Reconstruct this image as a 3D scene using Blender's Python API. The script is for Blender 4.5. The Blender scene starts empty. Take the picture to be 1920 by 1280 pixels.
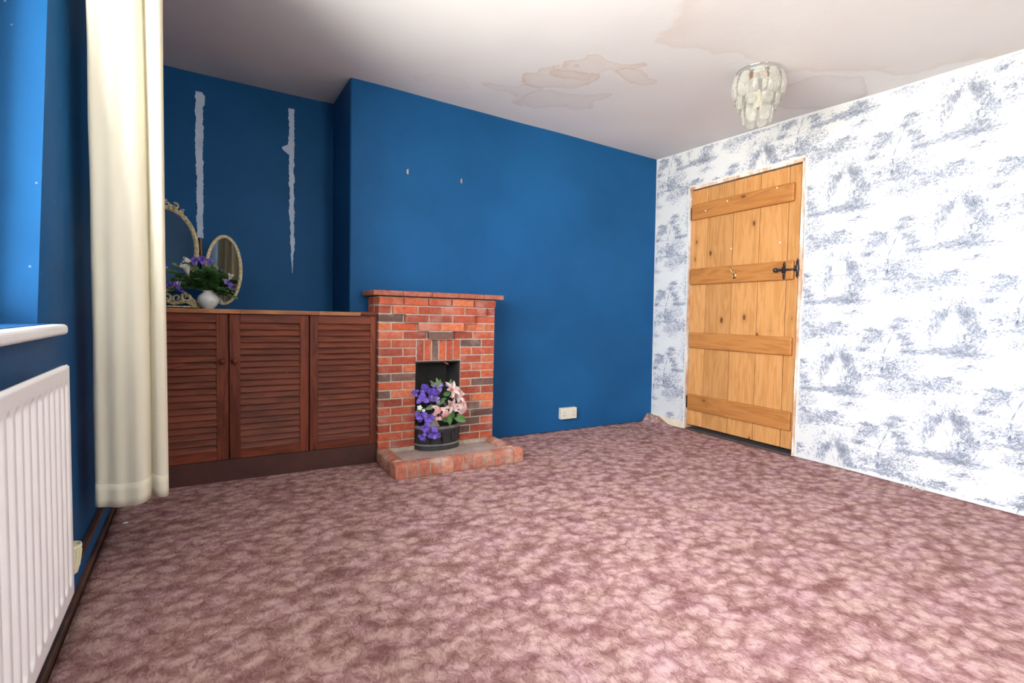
import bpy, bmesh, math, random
import numpy as np
from mathutils import Vector, Matrix
R = random.Random(7)
SC = bpy.context.scene
COL = SC.collection

# ------------------------------------------------------------------ camera
F, YAW, PIT, ROL, CH = 941.16, .5310, .0507, .0222, .92
fw = Vector((math.sin(YAW)*math.cos(PIT), math.cos(YAW)*math.cos(PIT), -math.sin(PIT)))
rt = Vector((math.cos(YAW), -math.sin(YAW), 0)); up = rt.cross(fw)
r2 = math.cos(ROL)*rt + math.sin(ROL)*up; u2 = -math.sin(ROL)*rt + math.cos(ROL)*up
cd = bpy.data.cameras.new('camera'); cam = bpy.data.objects.new('camera', cd); COL.objects.link(cam)
m3 = Matrix((r2, u2, -fw)).transposed().to_4x4()
cam.matrix_world = Matrix.Translation((0, 0, CH)) @ m3
cd.sensor_width = 36; cd.lens = F/1920*36; cd.clip_start = .03
SC.camera = cam

# ------------------------------------------------------------------ world, lights, exposure
SC.view_settings.view_transform = 'Standard'; SC.view_settings.look = 'None'
SC.view_settings.gamma = 1; SC.view_settings.use_curve_mapping = False
SC.view_settings.exposure = 0.42
w = bpy.data.worlds.new('world'); SC.world = w; w.use_nodes = True
nt = w.node_tree; nt.nodes.clear()
o = nt.nodes.new('ShaderNodeOutputWorld'); bg = nt.nodes.new('ShaderNodeBackground')
tc = nt.nodes.new('ShaderNodeTexCoord'); sp = nt.nodes.new('ShaderNodeSeparateXYZ'); cr = nt.nodes.new('ShaderNodeValToRGB')
mp = nt.nodes.new('ShaderNodeMapRange'); mp.inputs[1].default_value = -1; mp.inputs[2].default_value = 1
nt.links.new(tc.outputs['Generated'], sp.inputs[0]); nt.links.new(sp.outputs[2], mp.inputs[0]); nt.links.new(mp.outputs[0], cr.inputs[0])
e = cr.color_ramp.elements
e[0].position = .42; e[0].color = (.95, .93, .86, 1)
e[1].position = .5; e[1].color = (.95, .97, 1, 1)
e2 = cr.color_ramp.elements.new(.75); e2.color = (.90, .96, 1.05, 1)
nt.links.new(cr.outputs[0], bg.inputs[0]); nt.links.new(bg.outputs[0], o.inputs[0]); bg.inputs[1].default_value = 22
WY0, WY1, WZ0, WZ1 = -.55, 2.16, .87, 2.15          # window opening in the left wall
def portal(name, loc, rot, sx, sy):
    L = bpy.data.lights.new(name, 'AREA'); L.shape = 'RECTANGLE'; L.size = sx; L.size_y = sy
    L.cycles.is_portal = True
    ob = bpy.data.objects.new(name, L); COL.objects.link(ob); ob.location = loc; ob.rotation_euler = rot
portal('window_portal', (-.66, (WY0+WY1)/2, (WZ0+WZ1)/2), (0, -math.pi/2, 0), WZ1-WZ0, WY1-WY0)

portal('fill_window_portal', (1.275, -1.52, 1.475), (math.pi/2, 0, 0), .55, 1.05)  # portal for the fill-light window added behind the camera

# ------------------------------------------------------------------ room functions (an old house: nothing is quite square)
YC, YA, XC = 3.278, 3.818, .7224
YN = -1.3
def H(x, y): return 2.3252 - .0133*(x-2) + .0409*(y-2.5)
def XR(y, z): return 3.3817 + .0233*(y-2.5) - .0189*(z-1)
def XL(y): return -.4113 - .0307*(y-2)
def RW(p): return (XR(p[1], p[2]) - p[0], p[1], p[2])     # (off the wall, y, z)
def LW(p): return (XL(p[1]) + p[0], p[1], p[2])

# ------------------------------------------------------------------ mesh builder
class MB:
    def __init__(s): s.v = []; s.f = []; s.c = []; s.m = []
    def add(s, vs, fs, col=None, mi=0):
        b = len(s.v); s.v += [tuple(p) for p in vs]
        for f in fs: s.f.append(tuple(b+i for i in f)); s.c.append(col or (.5, .5, .5, 1)); s.m.append(mi)
    def box(s, x0, x1, y0, y1, z0, z1, col=None, mi=0, M=None):
        vs = [(x, y, z) for x in (x0, x1) for y in (y0, y1) for z in (z0, z1)]
        if M: vs = [M @ Vector(p) for p in vs]
        s.add(vs, [(0, 1, 3, 2), (4, 6, 7, 5), (0, 4, 5, 1), (2, 3, 7, 6), (0, 2, 6, 4), (1, 5, 7, 3)], col, mi)
    def tube(s, pts, rad, n=8, col=None, mi=0, caps=True, flat=1):
        pts = [Vector(p) for p in pts]; N = len(pts)
        if not hasattr(rad, '__len__'): rad = [rad]*N
        vs = []; prev = None
        for i, p in enumerate(pts):
            t = (pts[min(i+1, N-1)] - pts[max(i-1, 0)]).normalized()
            a = prev if prev is not None else (Vector((0, 0, 1)) if abs(t.z) < .9 else Vector((1, 0, 0)))
            x = (a - t*a.dot(t)).normalized(); y = t.cross(x); prev = x
            for k in range(n):
                an = 2*math.pi*k/n; vs.append(p + (x*math.cos(an)*flat + y*math.sin(an))*rad[i])
        fs = [(i*n+k, i*n+(k+1) % n, (i+1)*n+(k+1) % n, (i+1)*n+k) for i in range(N-1) for k in range(n)]
        if caps: fs += [tuple(range(n))[::-1], tuple((N-1)*n+k for k in range(n))]
        s.add(vs, fs, col, mi)
    def lathe(s, prof, c=(0, 0, 0), n=24, col=None, mi=0, M=None):
        vs = []
        for (r, z) in prof:
            for k in range(n):
                a = 2*math.pi*k/n; vs.append(Vector((r*math.cos(a), r*math.sin(a), z)))
        if M: vs = [M @ v for v in vs]
        vs = [v + Vector(c) for v in vs]
        fs = [(i*n+k, i*n+(k+1) % n, (i+1)*n+(k+1) % n, (i+1)*n+k) for i in range(len(prof)-1) for k in range(n)]
        s.add(vs, fs, col, mi)
    def ball(s, c, r, n=8, col=None, mi=0, sc=(1, 1, 1)):
        pr = [(max(1e-5, math.sin(math.pi*i/n)), -math.cos(math.pi*i/n)) for i in range(n+1)]
        s.lathe(pr, c, n+2, col, mi, Matrix.Diagonal((r*sc[0], r*sc[1], r*sc[2], 1)))
    def grid(s, fn, nu, nv, col=None, mi=0):
        vs = [fn(i/nu, j/nv) for j in range(nv+1) for i in range(nu+1)]
        s.add(vs, [(j*(nu+1)+i, j*(nu+1)+i+1, (j+1)*(nu+1)+i+1, (j+1)*(nu+1)+i) for j in range(nv) for i in range(nu)], col, mi)
    def map(s, fn): s.v = [fn(p) for p in s.v]; return s
    def build(s, name, mats, parent=None, bevel=0, smooth=False, seg=2, solid=0, sub=0, fix=True):
        me = bpy.data.meshes.new(name); me.from_pydata(s.v, [], s.f)
        if not isinstance(mats, (list, tuple)): mats = [mats]
        for mt in mats: me.materials.append(mt)
        me.polygons.foreach_set('material_index', s.m)
        ca = me.color_attributes.new('Col', 'FLOAT_COLOR', 'CORNER')
        arr = np.repeat(np.array(s.c, dtype=np.float32), [len(f) for f in s.f], axis=0)
        ca.data.foreach_set('color', arr.ravel())
        if fix and len(s.f) < 60000:
            bm = bmesh.new(); bm.from_mesh(me); bmesh.ops.recalc_face_normals(bm, faces=bm.faces); bm.to_mesh(me); bm.free()
        if smooth: me.polygons.foreach_set('use_smooth', [True]*len(me.polygons))
        me.update()
        ob = bpy.data.objects.new(name, me); COL.objects.link(ob)
        if parent: ob.parent = parent
        if solid:
            md = ob.modifiers.new('solid', 'SOLIDIFY'); md.thickness = solid; md.offset = 0
        if bevel:
            md = ob.modifiers.new('bevel', 'BEVEL'); md.width = bevel; md.segments = seg; md.limit_method = 'ANGLE'; md.angle_limit = .6
            md.harden_normals = False
            if not smooth: me.polygons.foreach_set('use_smooth', [False]*len(me.polygons))
        if sub:
            md = ob.modifiers.new('sub', 'SUBSURF'); md.levels = sub; md.render_levels = sub
        return ob
def shift(ob, c):
    """move the object's origin to world point c while the mesh stays put"""
    c = Vector(c); ob.data.transform(Matrix.Translation(-c)); ob.location = c; return ob
def thing(name, label, cat, loc=(0, 0, 0), group=None):
    ob = bpy.data.objects.new(name, None); COL.objects.link(ob); ob.empty_display_size = .05
    ob.location = loc; ob['label'] = label; ob['category'] = cat
    if group: ob['group'] = group
    return ob
def tag(ob, label, cat, group=None):
    ob['label'] = label; ob['category'] = cat
    if group: ob['group'] = group
    return ob
def structure(ob): ob['kind'] = 'structure'; return ob
def rel(mb, loc): l = loc; return mb.map(lambda p: (p[0]-l[0], p[1]-l[1], p[2]-l[2]))

# ------------------------------------------------------------------ materials
class MT:
    def __init__(s, name):
        s.m = bpy.data.materials.new(name); s.m.use_nodes = True; s.t = s.m.node_tree; s.n = s.t.nodes
        s.b = s.n['Principled BSDF']; s.o = s.n['Material Output']
        s.tc = s.n.new('ShaderNodeTexCoord')
    def put(s, sock, v):
        if hasattr(v, 'outputs'): v = v.outputs[0]
        if isinstance(v, bpy.types.NodeSocket): s.t.links.new(v, sock)
        else:
            if isinstance(v, tuple) and len(v) == 3 and sock.type == 'RGBA': v = v+(1,)
            sock.default_value = v
    def vec(s, scale=(1, 1, 1), loc=(0, 0, 0), rot=(0, 0, 0)):
        n = s.n.new('ShaderNodeMapping'); s.put(n.inputs[0], s.tc.outputs['Object']); n.inputs[1].default_value = loc
        n.inputs[2].default_value = rot; n.inputs[3].default_value = scale; return n.outputs[0]
    def noise(s, sc, det=4, ro=.55, v=None, dist=0):
        n = s.n.new('ShaderNodeTexNoise'); n.inputs['Scale'].default_value = sc; n.inputs['Detail'].default_value = det
        n.inputs['Roughness'].default_value = ro; n.inputs['Distortion'].default_value = dist
        s.put(n.inputs['Vector'], v if v is not None else s.tc.outputs['Object']); return n.outputs[0]
    def noisec(s, sc, det=2, v=None):
        n = s.n.new('ShaderNodeTexNoise'); n.inputs['Scale'].default_value = sc; n.inputs['Detail'].default_value = det
        s.put(n.inputs['Vector'], v if v is not None else s.tc.outputs['Object']); return n.outputs['Color']
    def voro(s, sc, v=None, feat='F1', out=0):
        n = s.n.new('ShaderNodeTexVoronoi'); n.feature = feat; n.inputs['Scale'].default_value = sc
        s.put(n.inputs['Vector'], v if v is not None else s.tc.outputs['Object']); return n.outputs[out]
    def math(s, op, a, b=0., c=0., clamp=False):
        n = s.n.new('ShaderNodeMath'); n.operation = op; n.use_clamp = clamp
        s.put(n.inputs[0], a); s.put(n.inputs[1], b); s.put(n.inputs[2], c); return n.outputs[0]
    def vmath(s, op, a, b):
        n = s.n.new('ShaderNodeVectorMath'); n.operation = op; s.put(n.inputs[0], a)
        if b is not None: s.put(n.inputs[1], b)
        return n
    def ramp(s, f, stops, interp='LINEAR'):
        n = s.n.new('ShaderNodeValToRGB'); n.color_ramp.interpolation = interp; el = n.color_ramp.elements
        while len(el) < len(stops): el.new(.5)
        for q, (p, c) in zip(el, stops):
            q.position = p
            q.color = (c, c, c, 1) if not hasattr(c, '__len__') else tuple(c)+(1,)
        s.put(n.inputs[0], f); return n.outputs[0]
    def mix(s, f, a, b, mode='MIX'):
        n = s.n.new('ShaderNodeMix'); n.data_type = 'RGBA'; n.blend_type = mode
        s.put(n.inputs[0], f); s.put(n.inputs[6], a); s.put(n.inputs[7], b); return n.outputs[2]
    def attr(s):
        n = s.n.new('ShaderNodeAttribute'); n.attribute_name = 'Col'; return n.outputs[0]
    def bump(s, h, st=.3, d=.01):
        n = s.n.new('ShaderNodeBump'); n.inputs['Strength'].default_value = st; n.inputs['Distance'].default_value = d
        s.put(n.inputs['Height'], h); s.put(s.b.inputs['Normal'], n.outputs[0]); return s
    def fin(s, col=None, ro=.6, metal=0, **kw):
        if col is not None: s.put(s.b.inputs['Base Color'], col)
        s.put(s.b.inputs['Roughness'], ro); s.b.inputs['Metallic'].default_value = metal
        for k, v in kw.items(): s.put(s.b.inputs[k.replace('_', ' ')], v)
        return s.m
def simple(name, col, ro=.5, metal=0, var=.12, sc=14, **kw):
    m = MT(name); n = m.noise(sc, 5)
    dark = tuple(c*(1-var) for c in col); lite = tuple(min(1, c*(1+var)) for c in col)
    return m.fin(m.ramp(n, [(.3, dark), (.7, lite)]), ro, metal, **kw)
def rgb(r, g, b):
    f = lambda c: ((c/255+.055)/1.055)**2.4 if c > 10 else c/255/12.92
    return (f(r), f(g), f(b))
M = {}
# blue painted plaster, with small specks of filler
m = MT('blue_paint'); n1 = m.noise(1.6, 5); n2 = m.noise(45, 3)
base = m.ramp(n1, [(.3, (.0085, .074, .200)), (.7, (.0115, .099, .262))])
sp_ = m.ramp(m.voro(17), [(.016, 1.), (.03, 0.)])
gate = m.math('GREATER_THAN', m.noise(2.3, 2), .60)
m.bump(m.math('ADD', m.math('MULTIPLY', n2, .3), m.noise(6, 4)), .22, .006)
M['blue'] = m.fin(m.mix(m.math('MULTIPLY', sp_, gate), base, (.30, .38, .46)), .5, Specular_IOR_Level=.12)
# left wall: many more specks
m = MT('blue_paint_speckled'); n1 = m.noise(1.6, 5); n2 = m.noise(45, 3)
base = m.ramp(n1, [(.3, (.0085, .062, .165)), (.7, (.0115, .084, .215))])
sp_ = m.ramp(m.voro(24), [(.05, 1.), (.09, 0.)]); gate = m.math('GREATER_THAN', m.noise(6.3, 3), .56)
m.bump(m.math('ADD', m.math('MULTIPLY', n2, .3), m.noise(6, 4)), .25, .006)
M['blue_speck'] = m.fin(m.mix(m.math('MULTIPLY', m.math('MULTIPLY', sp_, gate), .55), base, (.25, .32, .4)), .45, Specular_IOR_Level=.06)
# ceiling plaster with damp stains
m = MT('ceiling_plaster')
base = m.ramp(m.noise(.8, 4), [(.3, (.70, .695, .68)), (.7, (.76, .755, .74))])
warp = m.vmath('SCALE', m.vmath('SUBTRACT', m.noisec(3.2, 5), (.5, .5, .5)).outputs[0], None)
warp.inputs[3].default_value = .55
wv = m.vmath('ADD', m.tc.outputs['Object'], warp.outputs[0]).outputs[0]
def stain(cx, cy, rx, ry, rot=0):
    mp = m.n.new('ShaderNodeMapping'); mp.vector_type = 'TEXTURE'; m.put(mp.inputs[0], wv)
    mp.inputs[1].default_value = (cx, cy, 0); mp.inputs[2].default_value = (0, 0, rot); mp.inputs[3].default_value = (rx, ry, 1000)
    l = m.vmath('LENGTH', mp.outputs[0], (0, 0, 0)); return l.outputs['Value']
col = base
for (cx, cy, rx, ry, ro_, k, c2) in [(1.72, 2.50, .26, .13, -.6, .75, (.60, .49, .40)), (1.86, 2.30, .30, .10, -.8, .8, (.63, .51, .41)), (1.95, 2.72, .34, .13, -.6, .5, (.57, .49, .46)),
                                     (2.12, 2.22, .13, .09, -.8, .8, (.61, .50, .41)), (1.62, 2.75, .2, .12, -.4, .5, (.57, .50, .46)),
                                     (2.55, 1.25, .95, .42, -.55, .55, (.62, .54, .47)), (3.05, 1.75, .35, .26, -.5, .5, (.56, .48, .44)), (1.25, 3.0, .2, .12, 0, .3, (.6, .55, .5))]:
    d = stain(cx, cy, rx, ry, ro_)
    prof = m.ramp(d, [(.0, .25), (.55, .30), (.80, .5), (.90, 1.), (.95, .0)])
    col = m.mix(m.math('MULTIPLY', prof, k), col, c2)
m.bump(m.math('ADD', m.noise(2.2, 6), m.math('MULTIPLY', m.noise(28, 3), .12)), .22, .02)
M['ceiling'] = m.fin(col, .85)
# wallpaper ground
m = MT('wallpaper_ground'); M['paper'] = m.fin(m.ramp(m.noise(2, 3), [(.3, (.665, .67, .645)), (.7, (.70, .705, .685))]), .55)
for k, c in (('ink_dark', (.27, .31, .38)), ('ink_mid', (.42, .45, .51)), ('ink_pale', (.535, .555, .60))):
    M[k] = simple(k, c, .6, var=.1)
M['white_wall'] = simple('old_emulsion', (.72, .71, .68), .8, var=.05, sc=2)
# carpet
m = MT('carpet_pile')
wn = m.vmath('SCALE', m.vmath('SUBTRACT', m.noisec(20, 4), (.5, .5, .5)).outputs[0], None); wn.inputs[3].default_value = .07
v = m.vmath('ADD', m.tc.outputs['Object'], wn.outputs[0]).outputs[0]
mp_ = m.n.new('ShaderNodeMapping'); m.put(mp_.inputs[0], v); mp_.inputs[2].default_value = (0, 0, .45); mp_.inputs[3].default_value = (1, 1.35, 1)
bl = m.voro(17, mp_.outputs[0])
# fronds: streaky noise stretched in two directions, switched by patches
def streak(rot, sc):
    q = m.n.new('ShaderNodeMapping'); m.put(q.inputs[0], v); q.inputs[2].default_value = (0, 0, rot); q.inputs[3].default_value = (sc, sc*.26, 1); return m.noise(1, 3, .65, q.outputs[0], .4)
s1 = streak(.5, 150); s2 = streak(-.7, 150); pt = m.ramp(m.noise(13, 2), [(.45, 0.), (.55, 1.)])
st = m.math('ADD', m.math('MULTIPLY', s1, pt), m.math('MULTIPLY', s2, m.math('SUBTRACT', 1., pt)))
mid = m.noise(34, 4, .7, v, .8); fine = m.noise(420, 2, .6); fi2 = m.noise(150, 3, .7)
h = m.math('ADD', m.math('MULTIPLY', bl, .62), m.math('MULTIPLY', mid, -.50))
h = m.math('ADD', h, m.math('MULTIPLY', st, -.95))
h = m.math('ADD', h, 1.015)
col = m.ramp(h, [(.24, (.77, .55, .52)), (.46, (.63, .415, .39)), (.64, (.44, .255, .240)), (.88, (.24, .112, .106))])
tint = m.ramp(m.noise(7, 3), [(.35, (1.0, .99, .91)), (.65, (1.02, .96, 1.02))])
col = m.mix(1, col, tint, 'MULTIPLY'); col = m.mix(m.math('MULTIPLY', m.ramp(fine, [(.4, 1.), (.62, 0.)]), .24), col, (.24, .12, .11), 'MIX')
m.bump(m.math('ADD', m.math('MULTIPLY', fi2, .6), m.math('ADD', m.math('MULTIPLY', fine, .5), m.math('MULTIPLY', st, .6))), .8, .012)
M['carpet'] = m.fin(col, .95, Specular_IOR_Level=.1)
# brick
def brickmat(name, dusty):
    m = MT(name); c = m.attr(); n = m.noise(38, 5, .65); n3 = m.noise(9, 4)
    col = m.mix(1, c, m.ramp(n, [(.25, .55), (.75, 1.28)]), 'MULTIPLY')
    col = m.mix(m.ramp(n3, [(.5, 0.), (.72, dusty)]), col, (.50, .40, .34))
    pits = m.ramp(m.voro(130), [(.1, 1.), (.22, 0.)]); col = m.mix(m.math('MULTIPLY', pits, .35), col, (.08, .03, .02))
    m.bump(m.math('ADD', n, m.math('MULTIPLY', pits, -.4)), .6, .004); return m.fin(col, .85)
M['brick'] = brickmat('red_brick', .35); M['brick_dusty'] = brickmat('worn_brick', .8)
m = MT('lime_mortar'); M['mortar'] = m.bump(m.noise(160, 3), .7, .003).fin(m.ramp(m.noise(30, 4), [(.3, (.36, .29, .22)), (.7, (.50, .42, .33))]), .95)
m = MT('hearth_screed'); M['screed'] = m.bump(m.noise(60, 5), .4, .003).fin(m.ramp(m.noise(9, 6), [(.3, (.30, .21, .18)), (.7, (.44, .35, .31))]), .9)
# wood
def wood(name, a, b, c, axis=2, ring=9, ro=.45, knots=False, contrast=1, gloss=None, useattr=True):
    m = MT(name); s = [7., 7., 7.]; s[axis] = .7
    off = m.attr() if useattr else None
    vs = m.tc.outputs['Object']
    if useattr: vs = m.vmath('ADD', vs, m.vmath('MULTIPLY', off, (9, 7, 5)).outputs[0]).outputs[0]
    mp_ = m.n.new('ShaderNodeMapping'); m.put(mp_.inputs[0], vs); mp_.inputs[3].default_value = tuple(s)
    n = m.noise(ring*.35, 3, .5, mp_.outputs[0], .6)
    lines = m.math('SINE', m.math('MULTIPLY', n, 26))
    lines = m.math('MULTIPLY_ADD', lines, .5, .5)
    s2 = [160., 160., 160.]; s2[axis] = 3
    mp2 = m.n.new('ShaderNodeMapping'); m.put(mp2.inputs[0], vs); mp2.inputs[3].default_value = tuple(s2)
    g = m.noise(1, 3, .6, mp2.outputs[0])
    f = m.math('ADD', m.math('MULTIPLY', lines, .45), m.math('MULTIPLY', g, .55))
    f = m.math('MULTIPLY_ADD', f, contrast, .5*(1-contrast)); col = m.ramp(f, [(.15, c), (.45, b), (.8, a)])
    if knots:
        s3 = [8.5, 8.5, 8.5]; s3[axis] = 4.4
        mp3 = m.n.new('ShaderNodeMapping'); m.put(mp3.inputs[0], vs); mp3.inputs[3].default_value = tuple(s3)
        k = m.voro(1., mp3.outputs[0]); nn = m.math('ADD', k, m.math('MULTIPLY', m.noise(20, 2), .05))
        col = m.mix(m.ramp(nn, [(.06, .0), (.16, .5), (.34, 0.)]), col, tuple(x*.75 for x in b))
        col = m.mix(m.ramp(nn, [(.10, 1.), (.155, 0.)]), col, (.17, .06, .022))
    if useattr:
        lo_ = .88 if knots else .72
        sep = m.n.new('ShaderNodeSeparateColor'); m.put(sep.inputs[0], off)
        col = m.mix(1, col, m.ramp(sep.outputs[1], [(0, lo_), (1, 1.10)]), 'MULTIPLY')
    if 'reddish' in name:
        fk = m.math('MULTIPLY', m.ramp(m.voro(13), [(.025, 1.), (.045, 0.)]), m.math('GREATER_THAN', m.noise(3.7, 2), .56)); col = m.mix(fk, col, (.5, .42, .36))
    m.bump(f, .12, .002); return m.fin(col, ro, Specular_IOR_Level=.22), m
M['pine'] = wood('stripped_pine', (.66, .345, .130), (.56, .265, .085), (.42, .17, .042), knots=True, contrast=.55)[0]
M['pine_h'] = wood('pine_ledge', (.52, .225, .066), (.43, .175, .046), (.30, .10, .024), axis=1, knots=True, contrast=.6)[0]
M['mahog'] = wood('reddish_hardwood', (.205, .048, .021), (.150, .034, .015), (.075, .018, .009), axis=2, ro=.5)[0]
M['mahog_h'] = wood('reddish_hardwood_slats', (.195, .046, .021), (.145, .034, .016), (.085, .021, .011), axis=0, ro=.45)[0]
M['plinth'] = simple('painted_plinth', (.060, .017, .012), .5, var=.25, sc=8)
M['edge'] = wood('pale_top_edging', (.42, .18, .075), (.33, .13, .05), (.22, .075, .03), axis=0, ro=.4)[0]
M['batten'] = wood('old_batten', (.60, .33, .14), (.45, .24, .10), (.16, .08, .03))[0]
m = MT('bare_plaster'); M['plaster'] = m.bump(m.noise(70, 4), .5, .002).fin(m.ramp(m.noise(12, 6), [(.3, (.46, .57, .74)), (.7, (.58, .68, .82))]), .9)
m = MT('stripped_casing'); M['casing'] = m.bump(m.noise(60, 4), .5, .002).fin(m.ramp(m.noise(11, 7, .7, m.vec((1, 1, .35))), [(.36, (.50, .26, .13)), (.47, (.66, .44, .30)), (.56, (.80, .72, .62))]), .8)
M['cream_paint'] = simple('cream_gloss', (.74, .66, .48), .4, var=.1)
M['white_gloss'] = simple('white_gloss', (.80, .79, .78), .3, var=.03)
M['rad'] = simple('radiator_enamel', (.80, .775, .765), .35, var=.03, sc=3)
M['pvc'] = simple('white_plastic', (.82, .82, .78), .3, var=.03)
M['cream_pvc'] = simple('yellowed_plastic', (.72, .68, .47), .45, var=.06)
M['socket'] = simple('aged_socket_plastic', (.66, .63, .52), .35, var=.04)
M['black_hole'] = simple('dark_slot', (.02, .02, .02), .7)
M['iron'] = MT('black_iron'); _m = M['iron']; M['iron'] = _m.bump(_m.noise(120, 3), .3, .002).fin((.013, .013, .014), .38, Specular_IOR_Level=.6)
m = MT('cast_iron'); M['cast'] = m.bump(m.noise(90, 3), .35, .002).fin(m.ramp(m.noise(16, 4), [(.3, (.010, .010, .011)), (.75, (.045, .043, .042))]), .45)
m = MT('worn_iron_rim'); M['rim'] = m.bump(m.noise(90, 3), .35, .002).fin(m.ramp(m.noise(16, 4), [(.3, (.09, .085, .08)), (.75, (.26, .24, .22))]), .5)
m = MT('sooty_back'); M['soot'] = m.fin(m.ramp(m.noise(7, 4), [(.3, (.012, .011, .010)), (.8, (.045, .040, .034))]), .8)
M['brass'] = simple('brass', (.75, .55, .26), .3, 1)
M['steel'] = simple('dull_steel', (.5, .48, .45), .35, 1)
M['chrome'] = simple('chrome', (.8, .8, .8), .12, 1, var=.04)
m = MT('mirror_glass'); sk = m.ramp(m.voro(30), [(.02, 1.), (.05, 0.)]); M['mirror'] = m.fin(m.mix(m.math('MULTIPLY', sk, .5), (.80, .84, .84), (.35, .35, .35)), .03, 1)
m = MT('antique_cream_frame'); nn = m.noise(95, 4)
m.bump(m.math('ADD', nn, m.voro(120)), .6, .004); M['gilt'] = m.fin(m.ramp(nn, [(.32, (.24, .17, .06)), (.46, (.55, .45, .24)), (.66, (.72, .65, .45))]), .4)
m = MT('printed_china'); sk = m.ramp(m.voro(34), [(.12, 1.), (.2, 0.)]); g = m.math('GREATER_THAN', m.noise(15, 2), .47)
M['china'] = m.fin(m.mix(m.math('MULTIPLY', m.math('MULTIPLY', sk, g), .55), (.72, .72, .69), (.20, .24, .20)), .12)
M['stone_pot'] = simple('stoneware', (.50, .45, .38), .6)
# curtain cloth: translucent cream
m = MT('cream_curtain_cloth'); wv_ = m.noise(600, 2); m.bump(wv_, .15, .001)
tr = m.n.new('ShaderNodeBsdfTranslucent'); tr.inputs[0].default_value = (.94, .88, .68, 1)
mx = m.n.new('ShaderNodeMixShader'); mx.inputs[0].default_value = .36
m.fin((.93, .885, .74), .85); m.t.links.new(m.b.outputs[0], mx.inputs[1]); m.t.links.new(tr.outputs[0], mx.inputs[2]); m.t.links.new(mx.outputs[0], m.o.inputs[0])
M['curtain'] = m.m
# clear glass for window
m = MT('window_glass'); tp = m.n.new('ShaderNodeBsdfTransparent'); gl = m.n.new('ShaderNodeBsdfGlossy'); gl.inputs['Roughness'].default_value = .02
fr = m.n.new('ShaderNodeFresnel'); fr.inputs[0].default_value = 1.3; mx = m.n.new('ShaderNodeMixShader')
m.t.links.new(fr.outputs[0], mx.inputs[0]); m.t.links.new(tp.outputs[0], mx.inputs[1]); m.t.links.new(gl.outputs[0], mx.inputs[2]); m.t.links.new(mx.outputs[0], m.o.inputs[0]); M['pane'] = m.m
# textured lamp glass
m = MT('frosted_icicle_glass'); tp = m.n.new('ShaderNodeBsdfTransparent'); tp.inputs[0].default_value = (.93, .93, .90, 1)
m.fin((.80, .79, .74), .18, Specular_IOR_Level=.9); m.bump(m.noise(60, 3), .8, .01)
mx = m.n.new('ShaderNodeMixShader'); lw = m.n.new('ShaderNodeLayerWeight'); lw.inputs[0].default_value = .35
f = m.math('MULTIPLY_ADD', lw.outputs['Facing'], .48, .10); f = m.math('ADD', f, m.ramp(m.noise(38, 3), [(.52, 0.), (.75, .20)]), clamp=True)
m.put(mx.inputs[0], f); m.t.links.new(tp.outputs[0], mx.inputs[1]); m.t.links.new(m.b.outputs[0], mx.inputs[2]); m.t.links.new(mx.outputs[0], m.o.inputs[0]); M['ice'] = m.m
def petal_mat(name, a, b, ro=.6, tl=.2):
    m = MT(name); m.fin(m.ramp(m.noise(38, 4), [(.3, a), (.7, b)]), ro)
    tr = m.n.new('ShaderNodeBsdfTranslucent'); tr.inputs[0].default_value = tuple(b)+(1,)
    mx = m.n.new('ShaderNodeMixShader'); mx.inputs[0].default_value = tl
    m.t.links.new(m.b.outputs[0], mx.inputs[1]); m.t.links.new(tr.outputs[0], mx.inputs[2]); m.t.links.new(mx.outputs[0], m.o.inputs[0]); return m.m
M['purple'] = petal_mat('purple_petal', (.115, .06, .42), (.26, .16, .66))
M['dkpurple'] = petal_mat('deep_purple_petal', (.08, .035, .30), (.16, .09, .50))
M['lav'] = petal_mat('lavender_petal', (.26, .20, .48), (.42, .34, .64))
M['pink'] = petal_mat('pink_petal', (.72, .24, .28), (.85, .48, .46))
M['blush'] = petal_mat('blush_petal', (.70, .46, .44), (.84, .72, .64))
M['whitep'] = petal_mat('white_petal', (.66, .66, .58), (.80, .80, .74))
M['yellow'] = petal_mat('yellow_streak', (.70, .50, .16), (.85, .70, .35))
M['leaf'] = petal_mat('leaf_green', (.06, .17, .04), (.15, .33, .09), .5)
M['leaf_dk'] = petal_mat('leaf_dark', (.045, .13, .035), (.11, .24, .07), .5)
M['leaf_lt'] = petal_mat('leaf_light', (.12, .26, .06), (.26, .42, .14), .5)
M['leaf_gr'] = petal_mat('leaf_greyish', (.12, .17, .11), (.22, .28, .19), .6)

# ------------------------------------------------------------------ room shell
b = MB(); b.box(-1.2, 4.0, YN-.2, 4.2, -.2, -.012); structure(b.build('floor', simple('floor_boards', (.12, .07, .045), .7)))
b = MB()
X0, X1, Y0, Y1 = -1.2, 4.0, YN-.2, 4.2
cv = [(x, y, H(x, y)+t) for t in (0, .2) for (x, y) in ((X0, Y0), (X1, Y0), (X1, Y1), (X0, Y1))]
N = 40
def cf(u, v):
    x = X0+(X1-X0)*u; y = Y0+(Y1-Y0)*v
    return (x, y, H(x, y)+.006*math.sin(3.1*x+1.3*y)*math.sin(2.3*y-x*.7)+.002*math.sin(9*x)*math.cos(8*y))
b.grid(cf, N, N); b.grid(lambda u, v: (X0+(X1-X0)*u, Y0+(Y1-Y0)*v, 2.65), 1, 1)
structure(b.build('ceiling', M['ceiling'], smooth=True))
# chimney breast with its left flank, alcove wall behind
b = MB(); b.box(XC, 3.7, YC, 4.0, -.1, 2.6); structure(b.build('wall_chimney', M['blue'], bevel=.012, seg=3))
b = MB(); b.box(-.9, XC+.05, YA, 4.1, -.1, 2.6)
alc = structure(b.build('wall_alcove', M['blue']))
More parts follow.
